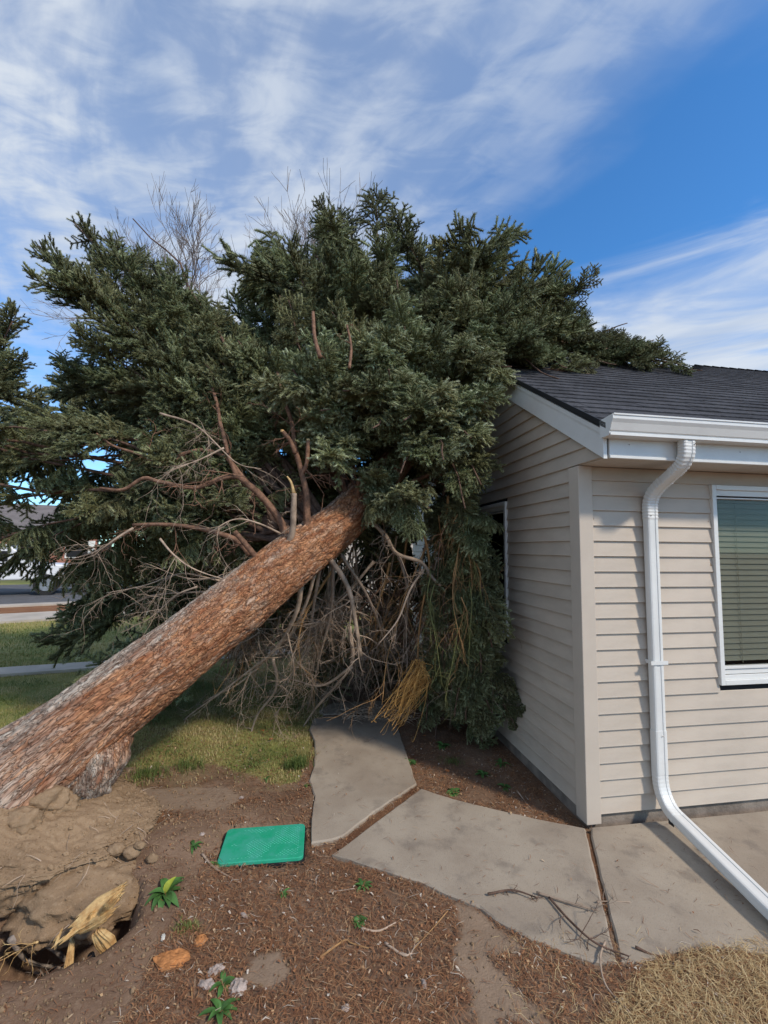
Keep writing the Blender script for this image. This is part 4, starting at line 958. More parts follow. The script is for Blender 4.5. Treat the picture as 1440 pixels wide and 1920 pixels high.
bare(DP([(795, 1000, 3.85), (805, 1060, 3.9), (790, 1150, 4.0), (785, 1240, 4.1), (795, 1290, 4.1)]), .011, .006, 12, .28, m='ochretwig', amp=.012, seed=12)
for i, P in enumerate([[(590, 1075, 3.75), (560, 1170, 4.0), (470, 1260, 4.4), (380, 1320, 4.7)], [(600, 1065, 3.8), (585, 1160, 4.0), (560, 1250, 4.3), (500, 1325, 4.6)], [(625, 1050, 3.8), (620, 1150, 4.0), (600, 1240, 4.2), (575, 1330, 4.6)], [(640, 1040, 3.85), (690, 1120, 4.0), (720, 1200, 4.2), (735, 1290, 4.4)]]):
    bare(DP(P), .017, .006, 10, .38, m='deadtwig', amp=.03, seed=500+i)
hr = random.Random(3)
for i in range(72):
    px = hr.uniform(470, 880); Y = hr.uniform(3.9, 5.0); py = hr.uniform(1000, 1090)
    if px < 600: py = hr.uniform(1120, 1200)
    ex = px + hr.uniform(-110, 70); ey = min(hr.uniform(1180, 1345), 1340); Ye = Y+hr.uniform(-.1, .5)
    q = D(ex, ey, Ye)
    if q.z < .03: q = G(ex, max(ey, 1300), .04)
    a = D(px, py, Y)
    if in_house(q, .1): continue
    mid = a.lerp(q, .5)+Vector((hr.uniform(-.15, .15), hr.uniform(-.1, .1), hr.uniform(-.05, .15)))
    bare([a, mid, q], hr.uniform(.007, .016), .003, 12, hr.uniform(.25, .5), m=hr.choice(('deadtwig', 'deadtwig', 'limb', 'ochretwig')) if hr.random() < .7 else 'deadtwig', amp=.06, seed=200+i, grav=-.2)
# ochre bunch of dead twigs hanging low
mb = MB(); hr = random.Random(8)
for i in range(120):
    a = D(hr.uniform(772, 798), hr.uniform(1235, 1275), 4.0+hr.uniform(-.06, .06)); e_ = hr.random(); b = D(775-e_*40+hr.gauss(0, 14), 1285+e_*70+hr.gauss(0, 14), 4.05+hr.uniform(-.12, .12))
    m = a.lerp(b, .45)+Vector((hr.uniform(-.05, .13), hr.uniform(-.08, .08), hr.uniform(-.02, .04))); P = smooth_path([a, m, b, b+Vector((hr.uniform(-.05, .02), hr.uniform(-.04, .04), hr.uniform(-.05, .01)))], 4)
    mb.tube([p-TL for p in P if p.z > .02], [.0028, .0014], 3, False)
o = mb.build('dead_twig_bunch', M['goldtwig'], tree); o['kind'] = 'stuff'
mb = MB()
for i in range(260):
    x = hr.uniform(640, 780); a = G(x, hr.uniform(1325, 1352), hr.uniform(.03, .12)); d = Vector((hr.uniform(-1, 1), hr.uniform(-1, 1), hr.uniform(-.15, .25))).normalized(); L = hr.uniform(.05, .18)
    mb.tube([p-TL for p in (a, a+d*L*.5+Vector((0, 0, .01)), a+d*L)], [.002, .001], 3, False)
o = mb.build('fallen_twig_heap', M['deadtwig'], tree); o['kind'] = 'stuff'

# --- root ball, roots, splinters
def blob(name, c, rad, m, parent, sub=6, amp=.1, seed=0, off=Vector((0, 0, 0)), fn=None, freq=1.6):
    import bmesh
    bm = bmesh.new(); bmesh.ops.create_icosphere(bm, subdivisions=sub, radius=1)
    for v in bm.verts:
        p = v.co.copy(); q = p*freq + Vector((seed, seed*2, 0))
        q2 = q + noise.noise_vector(q*2)*.25; dd_, _p = noise.voronoi(q2*4.2); d3, _p = noise.voronoi(q2*10)
        h = noise.fractal(q, 1.0, 2.1, 5)*amp + amp*.35*(1-abs(noise.noise(q*2.6))) + amp*.30*(min(.35, dd_[1]-dd_[0]))/.35*(.6+noise.noise(q*1.7)) + amp*.10*min(.3, d3[1]-d3[0])/.3
        p = p*(1+h); w_ = Vector((p.x*rad[0], p.y*rad[1], p.z*rad[2]))
        if fn: w_ = fn(w_)
        if sub >= 6:
            d5, _p = noise.voronoi(w_*16 + noise.noise_vector(w_*20)*.4); w_ += p.normalized()*(.022*min(.5, d5[1]-d5[0]) + .012*noise.noise(w_*30) + .022*noise.noise(w_*9) + .035*noise.noise(w_*4.5+Vector((3, 3, 3))))
        v.co = w_ + c - off
    me = bpy.data.meshes.new(name); bm.to_mesh(me); bm.free(); me.materials.append(m)
    me.polygons.foreach_set('use_smooth', np.ones(len(me.polygons), dtype=bool))
    return link(bpy.data.objects.new(name, me), parent)
def mfn(w_):
    x = w_.x-2.26
    if w_.z > 0: w_.z *= max(.22, min(.95, (.10+(-1.62-x)*.50)/.46))
    return w_
blob('root_ball', Vector((-2.26, 2.74, .12)), (.88, .54, .36), M['mound'], tree, 7, .085, 4.2, TL, fn=mfn)
blob('root_ball_lobe', Vector((-1.52, 2.50, -.03)), (.30, .24, .13), M['mound'], tree, 5, .25, 9.1, TL, freq=2.2)
for (px, py, Y, r) in [(75, 1500, 2.72, .13), (20, 1480, 2.68, .12), (110, 1515, 2.75, .09), (40, 1545, 2.55, .09)]:
    blob('soil_clod', D(px, py, Y), (r, r*.8, r*.7), M['mound'], tree, 4, .35, px*.1, TL, freq=2.4)
mound_pts = []
for o_ in [x for x in tree.children if x.name.startswith('root_ball')]:
    for v in o_.data.vertices:
        if v.normal.y < .4 and v.normal.z > -.35: mound_pts.append((Vector(v.co), v.normal.copy()))
cr = random.Random(14); mb = MB()
ico = [Vector(v).normalized() for v in ((0, 0, 1), (.9, 0, .45), (.28, .85, .45), (-.72, .53, .45), (-.72, -.53, .45), (.28, -.85, .45), (.72, .53, -.45), (-.28, .85, -.45), (-.9, 0, -.45), (-.28, -.85, -.45), (.72, -.53, -.45), (0, 0, -1))]
icf = [(0, 1, 2), (0, 2, 3), (0, 3, 4), (0, 4, 5), (0, 5, 1), (1, 6, 2), (2, 7, 3), (3, 8, 4), (4, 9, 5), (5, 10, 1), (6, 7, 2), (7, 8, 3), (8, 9, 4), (9, 10, 5), (10, 6, 1), (6, 11, 7), (7, 11, 8), (8, 11, 9), (9, 11, 10), (10, 11, 6)]
for i in range(5200):
    p, nn_ = cr.choice(mound_pts); s_ = .0025 + .0035*cr.random()**2 + (.014*cr.random() if cr.random() < .07 else 0)
    mb.add([p+nn_*s_*.3+Vector((v.x*s_*cr.uniform(.6, 1.4), v.y*s_*cr.uniform(.6, 1.4), v.z*s_*cr.uniform(.5, 1.1))) for v in ico], icf)
o = mb.build('loose_soil', M['mound'], tree); o['kind'] = 'stuff'
mb = MB()
for i in range(110):
    p, nn_ = cr.choice(mound_pts)
    if p.z + TL.z > .22: continue
    d_ = (nn_ + Vector((cr.gauss(0, .5), cr.gauss(0, .5)-.2, -.5))).normalized(); L_ = cr.uniform(.04, .16); P_ = [p]
    for j in range(4): d_ = (d_+Vector((cr.gauss(0, .3), cr.gauss(0, .3), -.15))).normalized(); P_.append(P_[-1]+d_*L_/4)
    mb.tube(P_, [cr.uniform(.0012, .003), .0007], 3, False)
o = mb.build('root_fibres', M['deadtwig'], tree); o['kind'] = 'stuff'
# clods on the loose soil
cr = random.Random(4)
for i, (px, py, s_) in enumerate([(218, 1592, .030), (190, 1610, .024), (248, 1598, .03), (265, 1628, .024), (170, 1590, .02), (285, 1610, .02), (235, 1640, .022), (205, 1655, .02), (140, 1600, .02), (262, 1585, .018)]):
    p = D(px, py, 2.55)
    blob('soil_clod', p, (s_*1.3, s_, s_*.9), M['mound'], tree, 3, .35, i*3.3, TL, freq=2)
def root_tube(P, rr):
    Q = smooth_path(P, 16); m = len(Q); ra = [float(np.interp(i/(m-1), np.linspace(0, 1, len(rr)), rr)) for i in range(m)]
    V, F = tube_vf([p-TL for p in Q], ra, 56); pl = []; out = []
    P2, fr_ = frames(Q)
    for i, v in enumerate(V):
        c_ = Q[min(m-1, i//56)]-TL; d_ = (Vector(v)-c_); r_ = d_.length; d_ = d_/max(r_, 1e-6)
        q = Vector((d_.x*r_*30, d_.y*r_*30, d_.z*r_*30)) + Vector(c_)*9; hh_ = abs(noise.noise(q))*2; h2 = abs(noise.noise(q*2.7))
        r2 = r_*(1+.10*noise.noise(Vector(c_)*6)) + .022*(hh_-.4) + .008*h2; out.append(tuple(c_+d_*r2)); pl.append(min(1, .15+hh_*1.1))
    mob('root', out, F, M['bark'], tree, True, {'plate': pl, 'rust': [max(0, .75-1.5*(i//56)/m + .3*noise.noise(Vector(out[i])*9)) for i in range(len(out))], 'bk': [(v[0], v[1], v[2]*.5) for v in out]})
root_tube([D(228, 1352, 3.03), D(196, 1405, 2.96), D(172, 1455, 2.94), D(150, 1502, 2.96), D(137, 1542, 3.0), D(128, 1575, 3.02)], [.10, .15, .135, .095, .065, .05])
def shards(name, c, d, n, L, wdt, m, seed, spreadv=.05, parent=tree):
    rs = random.Random(seed); e = empty(name, c-TL, parent=parent)
    d = Vector(d).normalized(); sidev = d.cross(Vector((0, -1, .3))).normalized(); nv = sidev.cross(d)
    for i in range(n):
        o_ = sidev*(i/(n-1)-.5)*wdt + nv*rs.uniform(-.02, .02); l_ = L*rs.uniform(.55, 1.1); w_ = wdt/n*rs.uniform(.8, 1.6); t_ = rs.uniform(.004, .012)
        dd = (d + sidev*rs.uniform(-spreadv, spreadv) + nv*rs.uniform(-.12, .12)).normalized()
        a = o_ - dd*l_*.5; V = []
        for f, ww in ((0, .5), (.25, 1), (.6, .9), (.85, .45), (1, .02)):
            p = a + dd*l_*f + nv*.012*math.sin(f*3+i); ww *= w_*rs.uniform(.8, 1.1)
            V += [p-sidev*ww/2, p+sidev*ww/2, p+sidev*ww*.4+nv*t_, p-sidev*ww*.4+nv*t_*1.3]
        F = [(3, 2, 1, 0)] + [(4*q+j, 4*q+(j+1) % 4, 4*q+4+(j+1) % 4, 4*q+4+j) for q in range(4) for j in range(4)]
        mob('splinter', [tuple(v) for v in V], F, m, e)
    return e
def plank(c, d, facing, L, W_, seed, e, th=.02, nu=46, nv=26):
    d = Vector(d).normalized(); f = Vector(facing); f = (f - d*d.dot(f)).normalized(); s_ = d.cross(f); V = []; k = 0
    for side in (1, 0):
        for iv in range(nv+1):
            v = iv/nv-.5
            e0 = .5 + .20*noise.noise(Vector((v*7, seed, 0))) + .12*noise.noise(Vector((v*23, seed, 2))) - .55*v*v
            e1 = .5 + .16*noise.noise(Vector((v*9, seed, 9))) + .10*noise.noise(Vector((v*27, seed, 5))) - .25*v
            for iu in range(nu+1):
                u = -e0 + (e0+e1)*iu/nu; wdt = W_*(1-.45*abs(u)*2)
                ridge = (noise.noise(Vector((v*13, u*1.1, seed)))*.010 + noise.noise(Vector((v*34, u*2, seed+3)))*.005) + .02*math.sin(u*3+seed)
                p = c + d*u*L + s_*v*wdt + f*(ridge + (th if side else -.004)*(1-min(1, abs(v)*1.9)**4))
                V.append(p-e)
    n1 = (nu+1)*(nv+1); F = []
    for sd_ in (0, 1):
        for iv in range(nv):
            for iu in range(nu):
                q = sd_*n1 + iv*(nu+1)+iu; fq = (q, q+1, q+nu+2, q+nu+1); F.append(fq if sd_ else fq[::-1])
    for iu in range(nu): F.append((iu, iu+1, n1+iu+1, n1+iu)); q = nv*(nu+1)+iu; F.append((q, n1+q, n1+q+1, q+1))
    for iv in range(nv): q = iv*(nu+1); F.append((q, n1+q, n1+q+nu+1, q+nu+1)); q += nu; F.append((q, q+nu+1, n1+q+nu+1, n1+q))
    return V, F
er = empty('broken_root', D(182, 1722, 2.16)-TL, parent=tree); eo = D(182, 1722, 2.16)
for (px, py, Y, dpx, L, W_, sd_, fc) in [(186, 1702, 2.14, ((140, 1745), (228, 1675)), .22, .085, 1, (.1, -1, .6)), (180, 1728, 2.12, ((130, 1768), (225, 1708)), .21, .045, 2, (.1, -1, .3)), (196, 1768, 2.16, ((186, 1742), (214, 1815)), .15, .085, 3, (.2, -1, .2)), (134, 1798, 2.20, ((134, 1770), (138, 1830)), .13, .035, 4, (0, -1, .2)), (148, 1738, 2.11, ((120, 1765), (160, 1725)), .14, .030, 5, (0, -1, .5)), (212, 1690, 2.10, ((190, 1715), (230, 1672)), .13, .030, 6, (0, -1, .5))]:
    dd = D(*dpx[1], Y)-D(*dpx[0], Y); V, F = plank(D(px, py, Y), dd, fc, L, W_, sd_*3.3, eo); mob('splinter', V, F, M['wood'], er, True)
shards('root_fragment', D(205, 1800, 2.15), Vector((.12, 0, -1)), 4, .09, .05, M['wood'], 2, .5)
shards('root_fragment', D(112, 1758, 2.14), Vector((.5, 0, 1)), 3, .07, .02, M['wood'], 3, .5)
for i, P in enumerate([[(30, 1785, 2.3), (60, 1772, 2.25), (75, 1768, 2.2)], [(20, 1760, 2.2), (60, 1800, 2.3), (120, 1815, 2.35)], [(90, 1770, 2.25), (150, 1815, 2.35), (200, 1800, 2.3)], [(-20, 1780, 2.3), (30, 1815, 2.4), (90, 1830, 2.4)], [(170, 1790, 2.3), (190, 1820, 2.35), (215, 1830, 2.3)]]):
    bare(DP(P), .014, .005, 6, .14, m='roottuft' if i else 'wood', amp=.02, name='root_strand', seed=300+i)

# ------------------------------------------------------------------ bare trees beyond
def bare_tree(base, height, lean, seed, label, spread=.5, levels=6, wide=1.0):
    rs = random.Random(seed); root = tag(empty('bare_tree', base), label, 'tree')
    tr = MB(); cw = MB(); cnt = [0]
    def grow(p, d, L, r, lv):
        pts = [p]; k = 4
        for j in range(k):
            d = (d + Vector((rs.gauss(0, .09), rs.gauss(0, .09), rs.gauss(0, .05)+.035))).normalized(); pts.append(pts[-1]+d*L/k)
        (tr if lv >= levels-1 else cw).tube(pts, [r, r*.68], 6 if lv > 3 else 3, False); cnt[0] += 1
        if lv == 0: return
        nb = rs.choice((2, 3, 3)) if lv > 1 else rs.choice((2, 3, 4))
        for b in range(nb):
            ax = Vector((rs.gauss(0, 1), rs.gauss(0, 1), rs.gauss(0, .4))).normalized()
            dd = (d + ax*spread*rs.uniform(.6, 1.2)).normalized(); q = pts[-1] if b == 0 else pts[rs.choice((2, 3, 4))]
            grow(q, dd, L*rs.uniform(.62, .85), max(.006, r*.62), lv-1)
    grow(Vector((0, 0, 0)), Vector(lean).normalized(), height*.27, height*.012, levels)
    k_ = height/max(v[2] for v in cw.V)
    for q_ in (tr, cw): q_.V = [(v[0]*k_*wide, v[1]*k_*wide, v[2]*k_) for v in q_.V]
    tr.build('trunk', M['greytree'], root, True); cw.build('crown', M['greytree'], root)
    return root
p = D(492, 1000, 15); bare_tree((p.x, 15, 0), D(425, 318, 15).z, (-.03, 0, 1), 21, 'leafless grey tree rising behind the left shoulder of the fallen spruce', .66, 8, .9)
p = D(600, 1000, 17); bare_tree((p.x, 17, 0), D(600, 445, 17).z, (.0, 0, 1), 5, 'leafless tree whose twig tips just clear the top of the fallen spruce', .55, 7, .7)

# ------------------------------------------------------------------ houses across the road, parked truck
M['farwall'] = mat('far_wall', (.55, .50, .47), .8, .06, 1); M['farbrick'] = mat('far_brick', (.32, .14, .10), .9, .2, 3); M['farroof'] = mat('far_roof', (.16, .14, .135), .9, .15, 2)
def far_house(x, y, rz, wd, dp, hw, wallm, label):
    e = tag(empty('far_house', (x, y, 0), rz), label, 'house')
    MB().box(-wd/2, wd/2, 0, dp, 0, hw).build('wall', wallm, e)
    mb = MB(); mb.add([(-wd/2-.4, -.5, hw+.002), (wd/2+.4, -.5, hw+.002), (wd/2+.4, dp+.5, hw+.002), (-wd/2-.4, dp+.5, hw+.002), (-wd/2-.4, dp/2, hw+dp*.25), (wd/2+.4, dp/2, hw+dp*.25)], [(0, 1, 5, 4), (3, 4, 5, 2), (0, 4, 3), (1, 2, 5), (0, 3, 2, 1)]); mb.build('roof', M['farroof'], e)
    for wx in np.arange(-wd/2+1.5, wd/2-1, 2.6):
        f = MB(); f.box(wx-.08, wx+1.28, -.05, -.002, .92, 2.08); f.build('window', M['white'], e)
        MB().box(wx, wx+1.2, -.07, -.052, 1.0, 2.0).build('window_pane', M['dark'], e)
    MB().box(wd/2-.9, wd/2-.1, -.06, -.003, .05, 2.1).build('door', M['white'], e)
ra2 = ra + RN*13
ang = math.atan2(RD.y, RD.x)
far_house(-24.5, 28.5, ang, 11, 8, 2.7, M['farbrick'], 'low brick house across the road, glimpsed at the left edge behind the white pickup')
far_house(-10, 34, .25, 13, 8, 2.8, M['farwall'], 'pale house across the road, glimpsed through the lower left boughs')
far_house(1.5, 13.5, .16, 7, 6, 2.6, M['farwall'], 'pale neighbouring house right behind the fallen crown, seen in chinks beneath the trunk')
mt = mat('truck_paint', (.72, .73, .75), .3, .03, 2, spec=.5); rub = mat('tyre', (.02, .02, .02), .8); rim = mat('wheel_rim', (.4, .4, .42), .35, metal=.8); red = mat('tail_lamp', (.45, .02, .02), .3)
tp = Vector((*g2(18, 1119), 0)); truck = tag(empty('pickup_truck', (tp.x-.6, tp.y+.9, 0), ang), 'white pickup truck parked on the road at the far left edge', 'pickup truck')
mb = MB(); mb.prism([(-3.7, .55), (1.9, .55), (1.95, .95), (1.8, 1.05), (.6, 1.12), (-.1, 1.78), (-1.7, 1.80), (-1.85, 1.12), (-3.7, 1.10)], -.95, .95, lambda p, t: (p[0], t, p[1])); mb.build('body', mt, truck, bevel=.05)
MB().box(-1.65, -.95, -.965, -.952, 1.2, 1.68).build('side_window', M['dark'], truck)
MB().box(-.85, -.1, -.965, -.952, 1.2, 1.55).build('side_window', M['dark'], truck)
MB().box(1.95, 2.1, -.95, .95, .42, .62).build('bumper', M['white'], truck); MB().box(-3.85, -3.72, -.95, .95, .45, .65).build('bumper', M['white'], truck)
MB().box(-3.73, -3.70, -.93, -.78, .75, 1.02).build('tail_lamp', red, truck)
for wx in (-2.75, 1.0):
    for wy in (-.96, .76):
        for nm, r_, y0, y1, m_ in (('tyre', .37, wy, wy+.2, rub), ('rim', .22, wy-.01, wy+.21, rim)):
            mb = MB(); mb.prism([(r_*math.cos(q*PI/12), r_*math.sin(q*PI/12)) for q in range(24)], y0, y1, lambda p, t: (p[0], t, p[1]))
            if nm == 'tyre': e = mb.build('wheel', m_, truck); e.location = (wx, 0, .37)
            else: mb.build('rim', m_, e)

# ------------------------------------------------------------------ green valve-box cover
c4 = [Vector(g2(*p)) for p in ((409, 1630), (578, 1616), (570, 1551), (417, 1560))]
cc = sum(c4, Vector((0, 0)))/4;  ux = (c4[1]-c4[0]).normalized(); lidw = (c4[1]-c4[0]).length; lidh = ((c4[3]-c4[0]).length+(c4[2]-c4[1]).length)/2
lid = tag(empty('valve_box', (cc.x, cc.y, -.006), math.atan2(ux.y, ux.x)), 'green rectangular plastic valve box cover lying flush in the soil beside the walkway', 'utility cover')
def rrect(hw, hh, r, ch=0):
    P = []
    for cx_, cy_, a0 in ((hw-r, hh-r, 0), (-hw+r, hh-r, PI/2), (-hw+r, -hh+r, PI), (hw-r, -hh+r, 1.5*PI)):
        for j in range(5): a = a0+j*PI/8; P.append((cx_+r*math.cos(a), cy_+r*math.sin(a)))
    return P
mb = MB(); mb.prism(rrect(lidw/2, lidh/2, .03), -.05, .012, lambda p, t: (p[0], p[1], t)); mb.build('rim', M['black'], lid)
mb = MB(); mb.prism(rrect(lidw/2-.008, lidh/2-.008, .028), .0, .030, lambda p, t: (p[0], p[1], t)); mb.build('cover', M['lid'], lid, bevel=.004)
mb = MB(); a = 0
for ix in range(-24, 25):
    for iy in range(-16, 17):
        x, y = ix*.0105, iy*.0105
        if (ix+iy) % 2 or abs(x) > lidw/2-.04 or abs(y) > lidh/2-.035 or noise.noise(Vector((x*9, y*9, 2))) + (x*1.6) < -.10: continue
        mb.add([(x-.0045, y, .0301), (x, y-.0028, .0301), (x+.0045, y, .0301), (x, y+.0028, .0301), (x, y, .0322)], [(0, 1, 4), (1, 2, 4), (2, 3, 4), (3, 0, 4)])
o = mb.build('tread', M['lidnub'], lid); o['kind'] = 'stuff'

# ------------------------------------------------------------------ weeds
leafm = {}
def leafmesh(L, W, curl):
    k = (round(L, 3), round(W, 3), round(curl, 1))
    if k not in leafm:
        V = []; n_ = 7
        for i in range(n_):
            t = i/(n_-1); w_ = W*math.sin(PI*min(1, t**.75*.93+.05))*.5*(1 if t < 1 else 0)+.0006
            z = L*(.75*t - curl*t*t)*.6; x = L*t*.95
            V += [(x, -w_, z+w_*.5), (x, 0, z), (x, w_, z+w_*.5)]
        F = [(3*i+j, 3*i+3+j, 3*i+4+j, 3*i+1+j) for i in range(n_-1) for j in (0, 1)]
        leafm[k] = mesh_raw('leaf', V, F, M['weed'], True)
    return leafm[k]
def weed(px, py, size, nleaf, label, seed, group='weeds growing in the soil', narrow=.32, yellow=False):
    rs = random.Random(seed); p = G(px, py); e = tag(empty('weed', (p.x, p.y, gheight(p.x, p.y)+.004)), label, 'weed', group)
    for i in range(nleaf):
        o = bpy.data.objects.new('leaf', leafmesh(size*rs.choice((.8, 1.0, 1.2)), size*narrow, rs.choice((.9, 1.2)))); o.rotation_euler = (rs.uniform(-.2, .2), rs.uniform(-.35, .25), i*2.4+rs.uniform(-.3, .3)); link(o, e)
        if yellow and i == 0: o.data = o.data.copy(); o.data.materials[0] = M['weedy']; o.rotation_euler = (0, -.7, 1.1); o['label'] = 'yellow upright leaf'
    return e
weed(308, 1700, .10, 13, 'largest broad-leaved weed, with one yellow leaf, between the soil mound and the green cover', 1, yellow=True, narrow=.38)
weed(362, 1612, .055, 7, 'small weed at the left corner of the green cover', 2)
weed(252, 1565, .065, 4, 'sparse weed sprouting on the edge of the soil mound below the root', 3)
weed(272, 1560, .06, 4, 'weed with upright leaves right of the sparse one on the mound edge', 31)
weed(400, 1632, .045, 6, 'weed half hidden by a stick just below the green cover', 4)
weed(530, 1682, .040, 7, 'small weed in the litter below the right half of the green cover', 5)
weed(680, 1668, .050, 10, 'weed growing just off the left tip of the large slab', 6)
weed(673, 1735, .045, 12, 'rounded weed in the litter with a grey stick lying beside it', 7, narrow=.6)
weed(418, 1855, .065, 9, 'weed wedged between the three grey bark pieces', 8)
weed(412, 1908, .075, 8, 'dark weed cut by the bottom edge of the picture below the grey bark pieces', 9)
weed(940, 1435, .075, 9, 'weed near the house foundation, farthest back of the two there', 10)
weed(945, 1480, .075, 9, 'weed near the house foundation, nearest to the large slab', 11)
weed(768, 1432, .075, 10, 'bright weed at the right edge of the narrow slab', 12, narrow=.5)
weed(850, 1490, .075, 9, 'low weed on the upper edge of the large slab', 13, narrow=.5)
weed(576, 1478, .035, 9, 'pale spiky weed against the left edge of the narrow slab', 14, narrow=.25)
weed(500, 1462, .045, 7, 'weed in the bare soil left of the narrow slab', 15)
weed(905, 1456, .075, 8, 'weed halfway between the slab and the hanging boughs', 16)
weed(830, 1405, .075, 9, 'bright weed under the tips of the hanging boughs', 17, narrow=.45)

# ------------------------------------------------------------------ bark pieces and sticks
def slabchip(px, py, w_, h_, rz, m, label, seed, th=.012, name='bark_piece'):
    import bmesh
    p = G(px, py); bm = bmesh.new(); bmesh.ops.create_icosphere(bm, subdivisions=4, radius=1)
    for v in bm.verts:
        q = v.co*1.9 + Vector((seed*3.1, seed, 0)); r_ = 1 + .35*noise.noise(q) + .16*noise.noise(q*3)
        ter = math.floor(4*(noise.noise(Vector((v.co.x*2.2, v.co.y*2.2, seed)))+.5))/4
        v.co = Vector((v.co.x*r_*w_/2, v.co.y*r_*h_/2, (max(-.2, v.co.z)**1 if v.co.z > 0 else v.co.z*.3)*th*(1+ter) ))
    me = bpy.data.meshes.new(name); bm.to_mesh(me); bm.free(); me.materials.append(m)
    o = link(bpy.data.objects.new(name, me)); o.location = (p.x, p.y, max(-.03, gheight(p.x, p.y))+.006); o.rotation_euler = (rnd.uniform(-.15, .15), rnd.uniform(-.15, .15), rz)
    return tag(o, label, 'bark')
slabchip(321, 1812, .135, .095, .3, M['barkchip'], 'large orange bark piece on the soil right of the root hole', 1, .014)
slabchip(375, 1775, .055, .045, .1, M['barkchip'], 'small orange bark piece up and right of the large one', 2, .01)
slabchip(404, 1830, .065, .038, .6, M['greychip'], 'upper grey-pink bark piece of the three around the weed', 3, .014)
slabchip(388, 1858, .080, .035, -.3, M['greychip'], 'lower left grey bark piece of the three around the weed', 4, .012)
slabchip(446, 1862, .070, .060, .2, M['greychip'], 'rounder right-hand grey bark piece of the three around the weed', 5, .016)
slabchip(457, 1724, .050, .016, -.5, M['greychip'], 'thin pale grey bark sliver on the needle litter', 6, .008)
slabchip(305, 1775, .016, .045, .3, mat('pale_chip', (.6, .58, .52), .8), 'white curled chip above the large orange bark piece', 7, .006)
slabchip(453, 1502, .040, .025, .0, M['greychip'], 'grey bark bit in the bare soil above the green cover', 8, .008)
slabchip(378, 1588, .030, .022, .4, M['greychip'], 'small grey bark bit left of the green cover', 9, .008)
slabchip(780, 1770, .03, .02, .4, mat('pale_wood_chip', (.5, .38, .22), .8), 'pale wood chip in the litter near the middle of the foreground', 10, .006)
slabchip(795, 1852, .018, .035, .2, M['greychip'], 'grey upright-lying bark chip in the lower foreground litter', 12, .008)
slabchip(648, 1898, .032, .025, .2, M['greychip'], 'pale grey chip at the bottom edge of the foreground litter', 13, .008)
def stick(pts, r, m, label, seed, twigs=0, z=.012, tl_=.08):
    P = [Vector((*g2(*p), 0)) for p in pts]; P = [Vector((p.x, p.y, (z+.03 if point_in(p.x, p.y, SLAB_ALL) else max(-.02, gheight(p.x, p.y))+z))) for p in P]
    c = P[0].copy()
    o = bare([p-c for p in P], r, r*.5, twigs, tl_, m=m, amp=.012, name='stick', seed=seed, parent=None, grav=-.02, level=1)
    o.location = c; return tag(o, label, 'stick')
stick([(678, 1748), (710, 1755), (742, 1742)], .006, 'deadtwig', 'curved grey stick beside the rounded weed', 1)
stick([(722, 1778), (755, 1803), (772, 1800)], .006, 'deadtwig', 'forked grey stick in the middle of the foreground litter', 2, 1)
stick([(600, 1800), (645, 1770), (660, 1776), (692, 1788)], .005, 'ochretwig', 'bent tan stick left of the forked grey one', 3, 1)
stick([(615, 1680), (665, 1672)], .005, 'deadtwig', 'short straight stick below the left tip of the large slab', 4)
stick([(378, 1622), (400, 1640), (448, 1662)], .007, 'deadtwig', 'brown stick lying diagonally below the green cover', 5)
stick([(358, 1862), (360, 1900)], .003, 'ochretwig', 'thin upright tan twig below the orange bark', 6)
stick([(915, 1693), (960, 1688), (1008, 1704)], .006, 'innerlimb', 'dark bristly twig at the left on the large slab', 7, 9, tl_=.06)
stick([(1006, 1690), (1070, 1712), (1124, 1728)], .006, 'deadtwig', 'pale-ended twig lying in the middle of the large slab', 8, 4, tl_=.1)
stick([(1030, 1700), (1075, 1750), (1120, 1790), (1180, 1815)], .006, 'innerlimb', 'long dark branched twig crossing the slab joint', 9, 6, tl_=.13)
stick([(1120, 1708), (1132, 1700), (1183, 1707)], .004, 'deadtwig', 'thin twig lying right of the slab joint', 10, 2)
stick([(1135, 1785), (1125, 1815), (1135, 1860), (1180, 1915)], .005, 'deadtwig', 'long curved tan twig at the foot of the slab joint', 11)
stick([(1192, 1795), (1240, 1808), (1300, 1800)], .006, 'innerlimb', 'dark bristly twig at the edge of the straw', 12, 8, tl_=.06)
stick([(970, 1490), (1000, 1525)], .005, 'deadtwig', 'brown stick in the bed by the foundation', 13)
stick([(685, 1399), (700, 1392)], .003, 'deadtwig', 'tiny curled twig on the narrow slab', 14)
stick([(840, 1620), (870, 1600), (790, 1660)][:2], .0001, 'deadtwig', 'hair-thin twig on the large slab', 15) if 0 else None
stick([(840, 1715), (800, 1760), (775, 1790)], .003, 'ochretwig', 'thin tan twig in the litter below the slab edge', 16, 1)

# ------------------------------------------------------------------ litter, grass, straw (uncountable)
def sticks_np(pos, yaw, tilt, L, wd, tint):
    N = len(pos); d = np.stack([np.cos(yaw)*np.cos(tilt), np.sin(yaw)*np.cos(tilt), np.sin(tilt)], 1); s = np.stack([-np.sin(yaw), np.cos(yaw), np.zeros(N)], 1)
    bend = R.normal(0, .12, (N, 1))*L[:, None]
    mid = pos + s*bend + np.array([[0, 0, 1]])*np.abs(R.normal(0, .08, (N, 1)))*L[:, None]
    a = pos - d*L[:, None]/2; b = pos + d*L[:, None]/2; up = np.array([[0, 0, 1.]])*wd[:, None]*.5
    w_ = s*wd[:, None]/2
    V = np.stack([a-w_*.6, a+w_*.6, mid-w_+up, mid+w_+up, b], 1).reshape(-1, 3); o = np.arange(N)[:, None]*5
    F = np.concatenate([o+np.array([[0, 1, 3]]), o+np.array([[0, 3, 2]]), o+np.array([[2, 3, 4]])], 0)
    return V, F, np.repeat(tint, 5)
